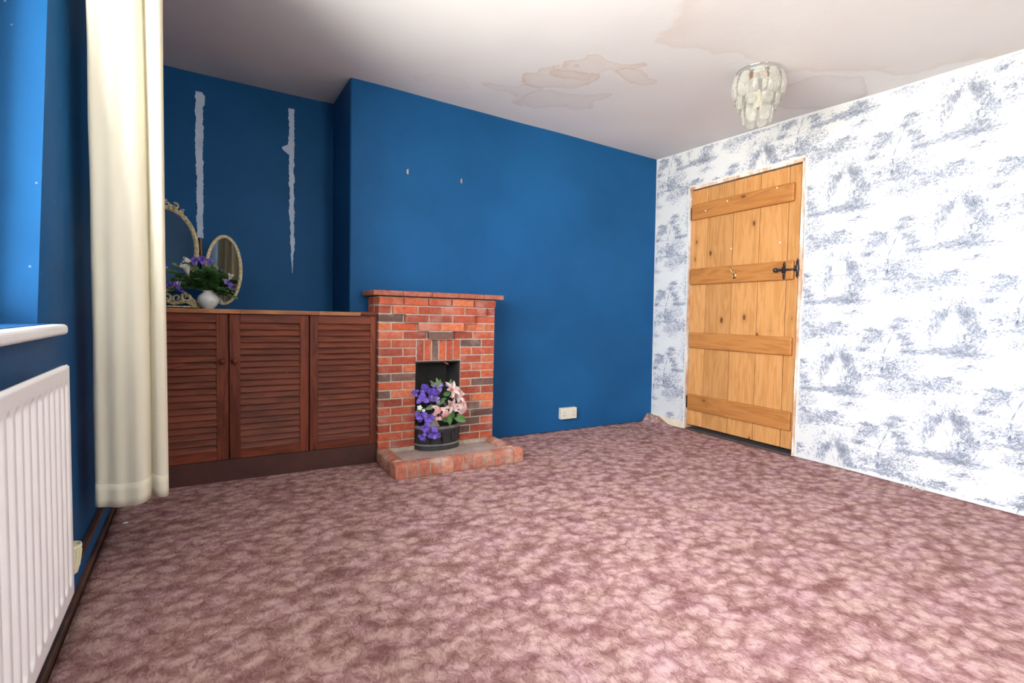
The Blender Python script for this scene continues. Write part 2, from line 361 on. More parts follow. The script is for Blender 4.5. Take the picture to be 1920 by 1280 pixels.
# stripped bare patches left by two shelf uprights
def ragged(mb, x, z0, z1, w0, w1, y, seed, taper=False, col=None, mi=0, dx=0.):
    r = random.Random(seed); n = int((z1-z0)/.008); L = []; Rr = []
    a = c = 0
    for i in range(n+1):
        t = i/n; a = a*.6+r.uniform(-1, 1)*.0035; c = c*.6+r.uniform(-1, 1)*.0035
        wd = w0+(w1-w0)*t
        if taper: wd *= min(1, .08+t*5)
        xx = x+dx*t
        z = z0+(z1-z0)*t
        L.append((xx-wd/2+a*min(1, wd/.02), z)); Rr.append((xx+wd/2+c*min(1, wd/.02), z))
    vs = [(p[0], y-.0015, p[1]) for q in zip(L, Rr) for p in q]
    mb.add(vs, [(2*i, 2*i+1, 2*i+3, 2*i+2) for i in range(n)], col, mi)
b = MB(); ragged(b, -.092, 1.375, 2.29, .034, .042, YA, 1)
b.add([(-.07, YA-.002, 2.20), (-.062, YA-.002, 2.215), (-.06, YA-.002, 2.27), (-.075, YA-.002, 2.285)], [(0, 1, 2, 3)])
b.build('bare_plaster_strip', M['plaster'], alc, solid=.002)
b = MB(); ragged(b, .452, 1.185, 2.305, .024, .036, YA, 2, taper=True, dx=-.006)
b.add([(.432, YA-.002, 1.99), (.440, YA-.002, 2.07), (.385, YA-.002, 2.035), (.392, YA-.002, 2.02)], [(0, 1, 2, 3)])
b.build('bare_plaster_strip', M['plaster'], alc, solid=.002)
# brown batten below the first strip
b = MB(); b.tube([(-.090, YA-.006, 1.375), (-.088, YA-.006, 1.25), (-.078, YA-.007, 1.12)], [.020, .021, .019], 8, flat=.35)
b.box(-.096, -.084, YA-.019, YA-.012, 1.275, 1.30, mi=1)
bt = b.build('wall_batten', [M['batten'], M['black_hole']], None, smooth=False)
for p_ in [0]: bt.parent = alc; bt['label'] = 'bare brown wood at the foot of the left plaster strip'
# left wall with splayed window opening
def jambY(z): return 1.895 + .215*max(0, z-.87)
b = MB(); T = .20
def zrow(zs, ya, yb): pass
zs = [WZ0+(WZ1-WZ0)*i/12 for i in range(13)]
# solid blocks: below sill, above head, far side, near side
lw = MB()
lw.box(-T, 0, YN-.2, 4.1, -.1, WZ0); lw.box(-T, 0, YN-.2, 4.1, WZ1, 2.6)
lw.box(-T, 0, YN-.2, WY0, WZ0, WZ1)
# far side with a rounded, leaning arris
ring = []
NA = 8
for z in zs:
    jy = jambY(z); row = [(-T, jy, z), (-.030, jy, z)]
    for k in range(1, NA+1):
        t = k/NA; row.append((-.030*(1-t)**2.0, jy+.17*t, z))
    row += [(0, 4.1, z), (-T, 4.1, z)]; ring.append(row)
K = len(ring[0]); vs = [p for r_ in ring for p in r_]
lw.add(vs, [(i*K+k, i*K+(k+1) % K, (i+1)*K+(k+1) % K, (i+1)*K+k) for i in range(len(zs)-1) for k in range(K)])
lw.map(LW); left_wall = structure(lw.build('wall_left', M['blue_speck']))
# window sill
b = MB(); b.box(-.145, .036, WY0-.03, 1.905, .838, .868); b.map(LW)
structure(b.build('windowsill_left', M['white_gloss'], bevel=.011, seg=4)); bpy.data.objects['windowsill_left'].name = 'trim_1'
# the window in it
b = MB(); fy0, fy1 = WY0, WY1
for (a0, a1, c0, c1) in ((fy0-.02, fy0+.05, WZ0, WZ1), (fy0, 1.93, WZ0-.01, WZ0+.05), (fy0, fy1, WZ1-.05, WZ1+.01), (.32, .38, WZ0, WZ1), (1.10, 1.16, WZ0, WZ1)):
    b.box(-.19, -.145, a0, a1, c0, c1)
jq = [(o_, jambY(z)+dy, z) for z in (WZ0, WZ1) for dy in (-.045, .01) for o_ in (-.19, -.145)]
b.add(jq, [(0, 1, 3, 2), (4, 6, 7, 5), (0, 4, 5, 1), (2, 3, 7, 6), (0, 2, 6, 4), (1, 5, 7, 3)])
b.map(LW); wn = structure(b.build('window_1', M['white_gloss'], bevel=.004))
b = MB(); b.add([(o_, yy_, z) for o_ in (-.170, -.165) for (yy_, z) in ((fy0, WZ0), (jambY(WZ0), WZ0), (jambY(WZ1), WZ1), (fy0, WZ1))], [(0, 1, 2, 3), (7, 6, 5, 4), (0, 4, 5, 1), (1, 5, 6, 2), (2, 6, 7, 3), (3, 7, 4, 0)]); b.map(LW); g_ = b.build('pane', M['pane'], wn)
# right wall with door opening
DY0, DY1, DZ = 1.952, 2.880, 1.985
b = MB(); TR = .14
def rbox(mb, y0, y1, z0, z1, o0=-TR, o1=0, **k): mb.box(o0, o1, y0, y1, z0, z1, **k)
rbox(b, YN-.2, DY0-.012, -.1, 2.6); rbox(b, DY1+.012, 4.0, -.1, 2.6); rbox(b, DY0-.012, DY1+.012, DZ+.012, 2.6)
b.map(RW); rw = structure(b.build('wall_right', M['paper']))
# behind the door: dark landing side
b = MB(); b.box(-.20, -.17, DY0-.1, DY1+.1, -.05, DZ+.1); b.map(RW); structure(b.build('wall_passage', M['soot']))
# near wall, with an unseen window opening added to give fill light
b = MB(); b.box(-1.2, 1.0, YN-.2, YN, -.1, 2.6); b.box(1.55, 4.0, YN-.2, YN, -.1, 2.6); b.box(1.0, 1.55, YN-.2, YN, -.1, .95); b.box(1.0, 1.55, YN-.2, YN, 2.0, 2.6)
structure(b.build('wall_near', M['white_wall']))
b = MB()
for q in ((1.0, 1.05, .95, 2.0), (1.5, 1.55, .95, 2.0), (1.05, 1.5, .95, 1.0), (1.05, 1.5, 1.95, 2.0)): b.box(q[0], q[1], YN-.15, YN-.10, q[2], q[3])
w2 = structure(b.build('added_fill_window', M['white_gloss']))  # frame of the added fill window, out of view
b = MB(); b.box(1.05, 1.5, YN-.128, YN-.122, 1.0, 1.95); b.build('pane', M['pane'], w2)
# baseboards
b = MB(); Yf = 3.05
def sk(p): return LW(p)
b.box(0, .016, YN, Yf, -.012, .085, mi=1)
b.box(0, .022, YN, Yf, .078, .098, mi=0)
b.box(.014, .030, YN, Yf, -.012, .022, mi=0)
b.map(LW); m_ = MT('brown_gloss'); sb = m_.fin(m_.ramp(m_.noise(9, 4), [(.35, (.035, .018, .014)), (.7, (.12, .055, .035))]), .4)
structure(b.build('baseboard_left', [sb, M['blue']], bevel=.004))
b = MB(); b.box(0, .014, DY1+.03, YC, -.012, .062); b.map(RW); structure(b.build('baseboard_right', M['cream_paint'], bevel=.003))

# wallpaper print: thousands of little strokes
def strokes():
    r = np.random.default_rng(5); S = []      # u, v, len, wid, ang, tone
    def cluster(u, v, su, sv, n, ang=0, sp=.7, L=(.003, .008), tone=(.35, .4, .25), W=.32):
        a = r.normal(0, 1, (n, 2))*.5; a = a/np.maximum(1, np.hypot(a[:, 0], a[:, 1])[:, None]/1.15)
        t = r.choice(3, n, p=tone); ln = r.uniform(L[0], L[1], n)
        for i in range(n):
            S.append((u+a[i, 0]*su, v+a[i, 1]*sv, ln[i]*1.25, ln[i]*W*1.5*r.uniform(.6, 1.2), ang+r.normal(0, sp), t[i]))
        for i in range(n//6):
            S.append((u+a[i, 0]*su*.75, v+a[i, 1]*sv*.75, ln[i]*r.uniform(1.8, 3.0), ln[i]*r.uniform(.8, 1.5), ang+r.normal(0, sp*.7), 2 if r.random() < .75 else 1))
    def path(pts, wd, tone=1, n=20):
        pts = np.array(pts)
        for i in range(len(pts)-1):
            d = pts[i+1]-pts[i]; L = np.hypot(*d); c = (pts[i]+pts[i+1])/2
            S.append((c[0], c[1], L*1.08, wd*(1-.5*i/len(pts)), math.atan2(d[1], d[0]), tone))
    marks = []
    path([(.03, -.14), (.035, -.09), (.02, -.04), (.0, .0), (.0, .03)], .006, 1)
    for k in range(24):
        x0 = r.uniform(-.10, .09); z0 = .075-abs(x0)*.5+r.uniform(-.035, .01); sgn = -1 if x0 < 0.0 else 1
        pts = [(0.01+x0*.35, .01+z0*.3)]; L = r.uniform(.05, .11)
        ex = x0+sgn*r.uniform(.01, .035)
        for t in np.linspace(0, 1, 9)[1:]:
            pts.append((pts[0][0]*(1-t)+ex*t, pts[0][1]+(z0-pts[0][1])*math.sin(min(1, t*1.7)*1.57)-max(0, t-.45)*L*1.6))
        path(pts, .0016, 2 if k % 2 else 1)
        for p in pts[2:]:
            cluster(p[0], p[1]-.004, .014, .012, 8, -1.4, .45, (.005, .010), (.15, .45, .4), .26)
    for k in range(9): cluster(r.uniform(-.07, .08), r.uniform(.02, .09), .035, .022, 26, -.9, .6, (.004, .009), (.25, .45, .3))
    marks.append(len(S))
    # island with little castle and grazing cow, right of and below the willow
    iu, iv = .055, -.165
    for k in range(8): cluster(iu+r.uniform(-.13, .10), iv+r.uniform(-.02, .015), .07, .016, 55, .08, .3, (.005, .014), (.2, .4, .4), .2)
    for k in range(7): cluster(iu+r.uniform(-.02, .09), iv+r.uniform(0, .05), .045, .035, 55, .6, .8, (.004, .009), (.3, .45, .25))
    for k in range(4): cluster(iu+.02+k*.028, iv+.068+.004*k, .03, .016, 34, .1, .5, (.004, .009), (.55, .35, .1))
    for k in range(3): S.append((iu+.035+k*.018, iv+.09+(.008 if k == 1 else 0), .022, .010, 1.57, 0))
    cluster(iu+.03, iv-.06, .07, .02, 90, .15, .4, (.005, .012), (.2, .45, .35), .22)
    cluster(iu+.045, iv-.018, .02, .035, 40, .9, .5, (.004, .008), (.15, .4, .45))
    cluster(iu-.12, iv-.005, .09, .010, 60, .12, .2, (.008, .016), (.35, .4, .25), .16)
    marks.append(len(S))
    # house on a bridge with shrubs
    hu, hv = .0, -.36
    cluster(hu, hv-.005, .17, .020, 120, .15, .35, (.005, .011), (.35, .4, .25), .24)
    for k in range(7): cluster(hu+r.uniform(-.08, .07), hv+r.uniform(0, .035), .03, .03, 34, 1.1, .7, (.005, .010), (.35, .4, .25))
    cluster(hu+.0, hv+.028, .035, .02, 40, 0, .2, (.005, .01), (.6, .3, .1)); cluster(hu+.0, hv+.045, .03, .008, 20, .3, .2, (.006, .012), (.7, .3, 0))
    for k in (-.03, .02): path([(hu+k-.012, hv-.02), (hu+k-.007, hv-.008), (hu+k+.002, hv-.005), (hu+k+.011, hv-.008), (hu+k+.015, hv-.02)], .004, 0)
    marks.append(len(S))
    # big tree with people below
    tu, tv = -.285, -.20
    path([(tu-.015, tv-.085), (tu-.008, tv-.04), (tu-.012, tv), (tu+.002, tv+.04), (tu+.02, tv+.085), (tu+.03, tv+.13)], .007, 0)
    for (dx, dz) in ((-.075, .055), (-.06, .10), (.04, .12), (.06, .085), (.075, .05), (-.085, .02), (.05, .15), (-.03, .075), (.085, .015)):
        path([(tu-.004, tv+dz*.35), (tu+dx*.5, tv+dz*.72), (tu+dx, tv+dz)], .0025, 1)
        for j in range(4): cluster(tu+dx+r.uniform(-.016, .016), tv+dz+r.uniform(-.008, .014), .036, .015, 30, .45, .55, (.005, .010), (.3, .45, .25), .3)
    for k in range(16): cluster(tu+r.uniform(-.03, .13), tv-.06+r.uniform(-.04, .045), .05, .032, 46, .5, .8, (.004, .009), (.3, .42, .28))
    for k in range(5): cluster(tu-.01+k*.022, tv-.066, .014, .03, 18, 1.4, .4, (.005, .012), (.6, .3, .1), .3)
    cluster(tu+.02, tv-.092, .13, .012, 90, .05, .2, (.006, .014), (.3, .4, .3), .2)
    cluster(tu+.12, tv-.12, .07, .025, 70, .2, .4, (.005, .011), (0, .4, .6), .24)
    for k in range(5): cluster(tu-.075, tv-.055+r.uniform(-.01, .02), .05, .035, 30, .3, .8, (.004, .009), (.1, .45, .45))
    marks.append(len(S))
    # bush spray
    bu, bv = -.205, -.40
    for k in range(9): t = k/8; cluster(bu-.07+.15*t, bv+.015*math.sin(t*5)+.02*t, .045, .03, 36, .6, .6, (.004, .010), (.25, .45, .3))
    cluster(bu-.01, bv-.03, .05, .03, 60, 1.0, .6, (.004, .009), (.1, .45, .45))
    cluster(bu-.05, bv-.0, .05, .02, 40, .3, .5, (.005, .010), (.6, .3, .1))
    S = np.array(S)
    cen = np.array([[.0, .0], [.055, -.165], [.0, -.36], [-.27, -.19], [-.205, -.40]]); k = np.array([1.45, 1.3, 1.25, 1.35, 1.3])
    ids = np.digitize(np.arange(len(S)), marks)
    S[:, 0:2] = cen[ids]+(S[:, 0:2]-cen[ids])*k[ids][:, None]; S[:, 2:4] *= 1.3
    return S
S = strokes(); P = .568
tiles = []
for i in range(-5, 4):
    for j in range(-5, 4):
        T_ = S.copy(); T_[:, 0] += i*P - 1.125; T_[:, 1] += 2.08 + j*P + (P/2 if i % 2 else 0); tiles.append(T_)
A = np.concatenate(tiles); yy = -A[:, 0]; zz = A[:, 1]
keep = (yy > -.2) & (yy < YC-.012) & (zz > .03) & (zz < 2.325+.0409*(yy-2.5)-.02-.012)
fr_w = .035
keep &= ~((yy > DY0-fr_w) & (yy < DY1+.03) & (zz < DZ+.035))
A = A[keep]; n = len(A)
ca, sa = np.cos(A[:, 4]), np.sin(A[:, 4]); hl, hw = A[:, 2]/2, A[:, 3]/2
U = np.stack([-hl*ca, -hw*-sa*-1*0 + hw*sa*-1, hl*ca, hw*sa], 1); V = np.stack([-hl*sa, hw*ca, hl*sa, -hw*ca], 1)
yq = -(A[:, 0:1]+U); zq = A[:, 1:2]+V
xq = 3.3817+.0233*(yq-2.5)-.0189*(zq-1) - .0006 - .0003*(2-A[:, 5:6])
co = np.stack([xq, yq, zq], 2).reshape(-1, 3).astype(np.float32)
me = bpy.data.meshes.new('wallpaper_print'); me.vertices.add(4*n); me.loops.add(4*n); me.polygons.add(n)
me.vertices.foreach_set('co', co.ravel()); me.loops.foreach_set('vertex_index', np.arange(4*n, dtype=np.int32))
me.polygons.foreach_set('loop_start', np.arange(0, 4*n, 4, dtype=np.int32)); me.polygons.foreach_set('loop_total', np.full(n, 4, dtype=np.int32))
for k in ('ink_dark', 'ink_mid', 'ink_pale'): me.materials.append(M[k])
me.polygons.foreach_set('material_index', A[:, 5].astype(np.int32)); me.update(calc_edges=True); me.validate()
wp = bpy.data.objects.new('wallpaper_print', me); COL.objects.link(wp); wp.parent = rw

# carpet: a heavy-patterned fitted carpet, turned up a little at the edges
b = MB(); CX0, CX1, CY0, CY1 = XL(1.5)+.04, 3.40, YN+.02, YC-.006
def carp(u, v):
    y = CY0+(CY1-CY0)*v; xa = XL(y)+.034; xb = XR(y, 0)-.003; x = xa+(xb-xa)*u
    dr = xb-x; z = 0
    z += .010*math.exp(-(dr/.035)**2)*(1 if y < 1.95 else .25)*(1+.2*math.sin(y*5))
    z += .004*math.exp(-((CY1-y)/.02)**2)*(.5+.5*math.sin(x*61))
    # curled-up corner
    d1 = math.exp(-((dr-.035)/.05)**2); t = (3.30-y)
    z += .058*d1*math.exp(-((t-.10)/.11)**4)*(1 if y > 2.9 else 1)
    z += .03*math.exp(-((dr-.06)/.04)**2-((t-.03)/.035)**2)
    return (x, y, z)
b.grid(carp, 130, 150)
cp = b.build('carpet', M['carpet'], smooth=True)
tag(cp, 'dusty pink and maroon leaf-patterned fitted carpet covering the whole floor', 'carpet')
md = cp.modifiers.new('solid', 'SOLIDIFY'); md.thickness = .010; md.offset = -1 if cp.data.polygons[0].normal.z > 0 else 1

# ------------------------------------------------------------------ door
door = MB(); dz0, dz1 = .045, 1.975
ys = [1.962, 2.045, 2.260, 2.480, 2.715, 2.872]
dr = structure(thing('door_1', 'pine door', 'door', RW((0, (DY0+DY1)/2, 0)))); del dr['category']; del dr['label']
dl = dr.location
for i in range(5):
    c = (R.random(), R.random(), R.random(), 1)
    door.box(-.036, -.010, ys[i]+.0022, ys[i+1]-.0022, dz0, dz1, col=c)
    if i: door.box(-.0125, -.0095, ys[i]+.004, ys[i]+.008, dz0, dz1, col=c)
door.map(RW); rel(door, dl); door.build('plank_panel', M['pine'], dr, bevel=.005)
for (z0, z1, y0, y1) in ((1.735, 1.862, 2.00, 2.862), (1.208, 1.339, 1.984, 2.862), (.690, .818, 1.977, 2.858), (.172, .306, 1.967, 2.858)):
    b = MB(); c = (R.random(), .35+.4*R.random(), R.random(), 1); b.box(-.010, .014, y0, y1, z0, z1, col=c); b.map(RW); rel(b, dl); b.build('ledge', M['pine_h'], dr, bevel=.009, seg=2)
# hinges
for z in (1.79, .235):
    b = MB(); b.box(-.009, -.004, 2.868, 2.885, z-.05, z+.05); b.tube([(0, 2.873, z-.05), (0, 2.873, z+.05)], .005); b.map(RW); rel(b, dl); b.build('hinge', M['iron'], dr)
# white filler dots
for (y, z) in ((2.72, 1.79), (2.52, 1.83), (2.12, 1.845), (2.10, 1.47), (2.49, 1.47)):
    o_ = .016 if z > 1.7 else -.0085
    b = MB(); b.lathe([(.0001, 0), (.006, 0), (.006, .001)], (o_, y, z), 8, M=Matrix.Rotation(-math.pi/2, 4, 'Y'))
    b.map(RW); rel(b, dl); b.build('filler_spot', M['pvc'], dr)
# brass hook in middle ledge
b = MB(); hy, hz = 2.434, 1.268
b.box(.014, .018, hy-.013, hy+.013, hz-.03, hz+.018)
b.tube([(.018, hy, hz+.005), (.034, hy+.004, hz+.010), (.042, hy+.022, hz+.045), (.040, hy+.030, hz+.062)], [.004, .0035, .003, .003])
b.tube([(.018, hy, hz), (.032, hy-.004, hz-.004), (.040, hy-.014, hz+.030)], [.004, .0035, .003])
b.tube([(.018, hy, hz-.014), (.034, hy, hz-.022), (.040, hy, hz-.006)], .004)
b.map(RW); rel(b, dl); hk = b.build('coat_hook', M['brass'], dr, smooth=True); hk['label'] = 'small brass coat hook on the middle ledge'
# black iron thumb latch
lt = bpy.data.objects.new('latch', None); COL.objects.link(lt); lt.parent = dr; lt['label'] = 'black iron thumb latch'
def latchpart(name, fn):
    b = MB(); fn(b); b.map(RW); rel(b, dl); return b.build(name, M['iron'], lt, smooth=True)
def fleur(b, y, z, s, o0):
    b.ball((o0+.004, y, z+.043*s), .011*s, 8, sc=(.45, 1, 1)); b.ball((o0+.004, y, z-.043*s), .011*s, 8, sc=(.45, 1, 1))
    b.ball((o0+.004, y, z+.056*s), .006*s, 6, sc=(.6, 1, 1)); b.ball((o0+.004, y, z-.056*s), .006*s, 6, sc=(.6, 1, 1))
    b.tube([(o0+.003, y, z-.045*s), (o0+.003, y, z-.02*s), (o0+.003, y, z), (o0+.003, y, z+.02*s), (o0+.003, y, z+.045*s)], [.007*s, .010*s, .013*s, .010*s, .007*s], 8)
latchpart('back_plate', lambda b: fleur(b, 2.045, 1.270, 1.0, .014))
latchpart('keeper_plate', lambda b: fleur(b, 1.958, 1.282, 1.05, .003))
latchpart('latch_bar', lambda b: (b.tube([(.026, 2.085, 1.276), (.028, 2.045, 1.276), (.026, 2.0, 1.276), (.020, 1.955, 1.278)], [.006, .008, .0065, .006], 8), b.box(.016, .032, 2.036, 2.054, 1.255, 1.262), b.box(.016, .032, 2.036, 2.054, 1.288, 1.295), b.box(.028, .033, 2.036, 2.054, 1.255, 1.295), b.box(.003, .03, 1.955, 1.963, 1.262, 1.298)))
latchpart('latch_knob', lambda b: (b.ball((.034, 2.098, 1.276), .017, 10), b.tube([(.014, 2.098, 1.276), (.034, 2.098, 1.276)], .008), b.ball((.028, 2.078, 1.276), .011, 8)))
# casing: thin bare timber lining and the ragged torn plaster round it
b = MB()
def casing_side(y_in, sgn, z0, z1, wd, seed, mi=0):
    r = random.Random(seed); n = 90; vs = []; e = 0
    for i in range(n+1):
        t = i/n; z = z0+(z1-z0)*t; e = e*.7+r.uniform(-1, 1)*.0025; ww = wd*(1+.25*math.sin(t*7+seed))+e
        vs += [(.003, y_in, z), (.003, y_in+sgn*ww, z)]
    b.add(vs, [(2*i, 2*i+1, 2*i+3, 2*i+2) for i in range(n)], mi=mi)
casing_side(DY0, -1, .0, DZ+.02, .022, 3); casing_side(DY1, 1, .0, DZ+.015, .012, 4)
r_ = random.Random(9); vs = []; e_ = 0
for i in range(61):
    t = i/60; y = DY0-.02+(DY1-DY0+.03)*t; e_ = e_*.6+r_.uniform(-1, 1)*.002; vs += [(.003, y, DZ-.001), (.003, y, DZ+.022+e_)]
b.add(vs, [(2*i, 2*i+1, 2*i+3, 2*i+2) for i in range(60)])
b.box(-.14, .002, DY0-.012, DY0, -.01, DZ); b.box(-.14, .002, DY1, DY1+.012, -.01, DZ); b.box(-.14, .002, DY0-.012, DY1+.012, DZ, DZ+.012)
b.map(RW); structure(b.build('trim_2', M['casing'], solid=.002))
b = MB(); casing_side(DY0-.020, -1, .0, DZ+.04, .010, 13); casing_side(DY1+.010, 1, .0, DZ+.03, .006, 14)
vs = []
for i in range(61):
    t = i/60; y = DY0-.03+(DY1-DY0+.045)*t; vs += [(.003, y, DZ+.020), (.003, y, DZ+.034+.003*math.sin(t*40))]
b.add(vs, [(2*i, 2*i+1, 2*i+3, 2*i+2) for i in range(60)])
b.map(RW); structure(b.build('trim_3', simple('old_white_filler', (.74, .71, .64), .8), solid=.002))
b = MB(); b.box(-.14, -.005, DY0, DY1, -.012, .012); b.map(RW); structure(b.build('trim_4', simple('dusty_threshold', (.07, .055, .05), .8)))

# ------------------------------------------------------------------ switch, socket, picture hooks
sw = thing('light_switch', 'square white blank plate on the toile wallpaper right of the pine door', 'switch', RW((0, 1.695, 1.262)))
b = MB(); b.box(.0, .008, 1.652, 1.738, 1.219, 1.305); b.map(RW); rel(b, sw.location); b.build('plate', simple('greyish_white_plastic', (.60, .61, .66), .3, var=.02), sw, bevel=.003)
for y in (1.665, 1.725):
    b = MB(); b.ball((.008, y, 1.262), .003, 6); b.map(RW); rel(b, sw.location); b.build('screw', M['pvc'], sw)
so = thing('wall_socket', 'cream double plug socket low on the blue chimney wall', 'socket', (2.455, YC, .142))
b = MB(); b.box(-.078, .078, -.034, 0, -.046, .046); b.build('back_box', M['socket'], so, bevel=.004)
b = MB(); b.box(-.076, .076, -.041, -.0335, -.044, .044); b.build('face_plate', M['socket'], so, bevel=.003)
for s in (-1, 1):
    b = MB(); b.box(s*.022-.006, s*.022+.006, -.0445, -.040, .012, .032); b.build('rocker', M['socket'], so, bevel=.0015)
for s in (-1, 1):
    b = MB(); cx = s*.046; b.box(cx-.002, cx+.002, -.0415, -.040, .006, .014)
    for q in (-1, 1): b.box(cx+q*.011-.004, cx+q*.011+.004, -.0415, -.040, -.017, -.013)
    b.build('pin_slots', M['black_hole'], so)
for (x, lab) in ((1.093, 'small metal picture hook on the blue chimney wall, the one nearer the alcove'), (1.483, 'small metal picture hook on the blue chimney wall, the one nearer the door')):
    t = thing('picture_hook', lab, 'hook', (x, YC, 1.855), 'picture hooks on the chimney wall')
    b = MB(); b.box(-.006, .006, -.003, 0, -.012, .018); b.tube([(0, -.003, -.010), (0, -.010, -.016), (0, -.014, -.006)], .003); b.build('hook_plate', M['steel'], t)
    b = MB(); b.tube([(0, -.012, .016), (0, 0, .010)], .0022); b.ball((0, -.012, .016), .004, 6); b.build('nail', M['brass'], t)

# ------------------------------------------------------------------ fireplace
FY = 3.03; FX0, FX1 = .838, 1.643
fp = thing('brick_fireplace', 'small red brick fireplace with a stepped brick pattern above its opening', 'fireplace', (1.24, FY, 0))
fl = fp.location
PAL = [(.44, .080, .036), (.50, .105, .045), (.36, .062, .030), (.55, .145, .060), (.40, .072, .035), (.48, .090, .036), (.32, .062, .035)]
DRK = [(.13, .065, .055), (.16, .085, .065)]
def bc(k=None):
    if k is None: k = R.random() < .04
    c = R.choice(DRK if k else PAL); j = R.uniform(.85, 1.15); return (c[0]*j, c[1]*j, c[2]*j, 1)
br = MB(); CHh = .0525; top = 1.022; mj = .0045
OX0, OX1, OZ = 1.082, 1.384, .615
def brick(x0, x1, z0, z1, y0=FY, y1=FY+.10, k=None):
    j = R.uniform(-.0015, .0015); br.box(x0+mj, x1-mj, y0+j, y1, z0+mj, z1-mj, col=bc(k))
dark_at = {(2, 0), (4, 2), (9, 0), (11, 0), (16, 9), (15, 9), (10, 8), (5, 9)}
for i in range(18):
    z1 = top-i*CHh; z0 = z1-CHh
    y0 = FY-(.012 if i == 0 else 0)
    half = (i % 2 == 1); bl = .1565; hl_ = .0823
    xs = [FX0]
    x = FX0+(hl_ if half else bl)
    while x < FX1-.03: xs.append(x); x += bl+.004
    xs.append(FX1)
    if i < 5:
        lo, hi = {1: (.918, 1.563), 2: (.996, 1.482), 3: (1.080, 1.402), 4: (1.150, 1.325)}.get(i, (9, 9))
        cuts = sorted(set([v for v in xs if abs(v-lo) > .045 and abs(v-hi) > .045]+([lo, hi] if lo < 9 else [])))
        for a, c in zip(cuts, cuts[1:]):
            pr = a >= lo-.001 and c <= hi+.001
            brick(a, c, z0, z1, FY-.027 if pr else y0, k=(i, cuts.index(a)) in dark_at)
    else:
        for (A0, A1, side) in ((FX0, OX0, 0), (OX1, FX1, 1)):
            if z0 > OZ-.02 and side == 0 or z0 > OZ-.02: pass
            hf = half if side == 0 else not half
            cut = A0+(hl_ if hf else bl)
            brick(A0, cut, z0, z1, k=(i, side*9) in dark_at or None); brick(cut, A1, z0, z1, k=(i, side*9-1) in dark_at or None)
for k in range(6):
    w_ = (OX1-OX0)/6; brick(OX0+k*w_, OX0+(k+1)*w_, OZ+.005, top-5*CHh, k=(k == 2))
# side returns of brick back to the wall
for i in range(18):
    z1 = top-i*CHh; z0 = z1-CHh
    for (xa, xb) in ((FX0, FX0+.08), (FX1-.08, FX1)):
        br.box(xa, xb, FY+.104, FY+.245, z0+mj, z1-mj, col=bc())
rel(br, fl); br.build('brickwork', M['brick'], fp, bevel=.003, seg=2)
b = MB(); g = .005
b.box(FX0+g, OX0-.004, FY+g, YC-.002, .002, OZ+.004); b.box(OX1+.004, FX1-g, FY+g, YC-.002, .002, OZ+.004);
for k_, (a_, c_) in enumerate(((.918, 1.563), (.996, 1.482), (1.080, 1.402), (1.150, 1.325))): b.box(a_+.006, c_-.006, FY-.021, FY+.02, top-(k_+2)*CHh+.0005, top-(k_+1)*CHh-.0005)
b.box(FX0+g, FX1-g, FY+g, YC-.002, OZ+.004, top)
rel(b, fl); b.build('mortar_core', M['mortar'], fp)
b = MB(); xs_ = [.800, .985, 1.17, 1.355, 1.535, 1.690]
for a, c in zip(xs_, xs_[1:]): b.box(a+.0012, c-.0012, FY-.035, YC-.002, 1.027, 1.058, col=(.36*R.uniform(.9, 1.1), .10, .055, 1))
rel(b, fl); mt = b.build('mantel_shelf', M['brick'], fp, bevel=.005); mt['label'] = 'red tile mantel shelf'
# inside of the opening
b = MB(); b.box(OX0-.003, OX1+.003, YC-.03, YC-.004, .05, OZ+.003); b.box(OX0-.004, OX0+.004, FY+.012, YC-.004, .05, OZ); b.box(OX1-.004, OX1+.004, FY+.012, YC-.004, .05, OZ); b.box(OX0, OX1, FY+.012, YC-.004, OZ-.006, OZ+.004)
rel(b, fl); fb = b.build('firebox', M['soot'], fp); fb['label'] = 'sooty black inside of the fireplace opening'
b = MB(); b.tube([(1.28, FY+.02, OZ-.006), (1.295, FY+.03, OZ-.012), (1.315, FY+.035, OZ-.022)], [.004, .006, .004]); rel(b, fl); b.build('rusty_clip', simple('rust', (.45, .14, .03), .7), fp)
# hearth
he = thing('hearth', 'raised hearth of bullnosed bricks round a dusty screed slab in front of the fireplace', 'hearth', (1.25, 2.85, 0)); hl0 = he.location
KX0, KX1, KY, KH, KW = .836, 1.668, 2.662, .088, .088
b = MB(); b.box(KX0+.06, KX1-.06, KY+.06, FY-.001, .001, .056); b.box(OX0+.002, OX1-.002, FY-.002, YC-.032, .001, .056)
rel(b, hl0); b.build('hearth_slab', M['screed'], he)
def kerb(mb, a0, a1, fn, col, sc=1.0, mi=0):
    """one bullnose brick between a0..a1 along the run; fn maps (along, across 0..1, z)"""
    prof = []
    for k in range(9):
        an = math.pi*k/8; prof.append((.5-.5*math.cos(an), KH-.034+.034*math.sin(an)**.8*sc))
    prof = [(0, .001)]+[(0, .03)]+prof+[(1, .03), (1, .001)]
    n = len(prof); vs = [fn(a, p[0], p[1]) for a in (a0, a1) for p in prof]
    mb.add(vs, [(k, (k+1) % n, n+(k+1) % n, n+k) for k in range(n)]+[tuple(range(n))[::-1], tuple(range(n, 2*n))], col, mi)
kb = MB(); nb = 12; kc = [(.46, .15, .085), (.50, .19, .12), (.42, .13, .08), (.52, .22, .14), (.47, .17, .10)]
def kcol(): c = R.choice(kc); j = R.uniform(.88, 1.12); return (c[0]*j, c[1]*j, c[2]*j, 1)
ff = lambda a, t, z: (a, KY+t*KW, z); fL = lambda a, t, z: (KX0+t*KW, a, z); fR = lambda a, t, z: (KX1-t*KW, a, z)
wk = (KX1-KX0)/nb
for k in range(nb): kerb(kb, KX0+k*wk+.003+(0 if k else 0), KX0+(k+1)*wk-.003, ff, kcol())
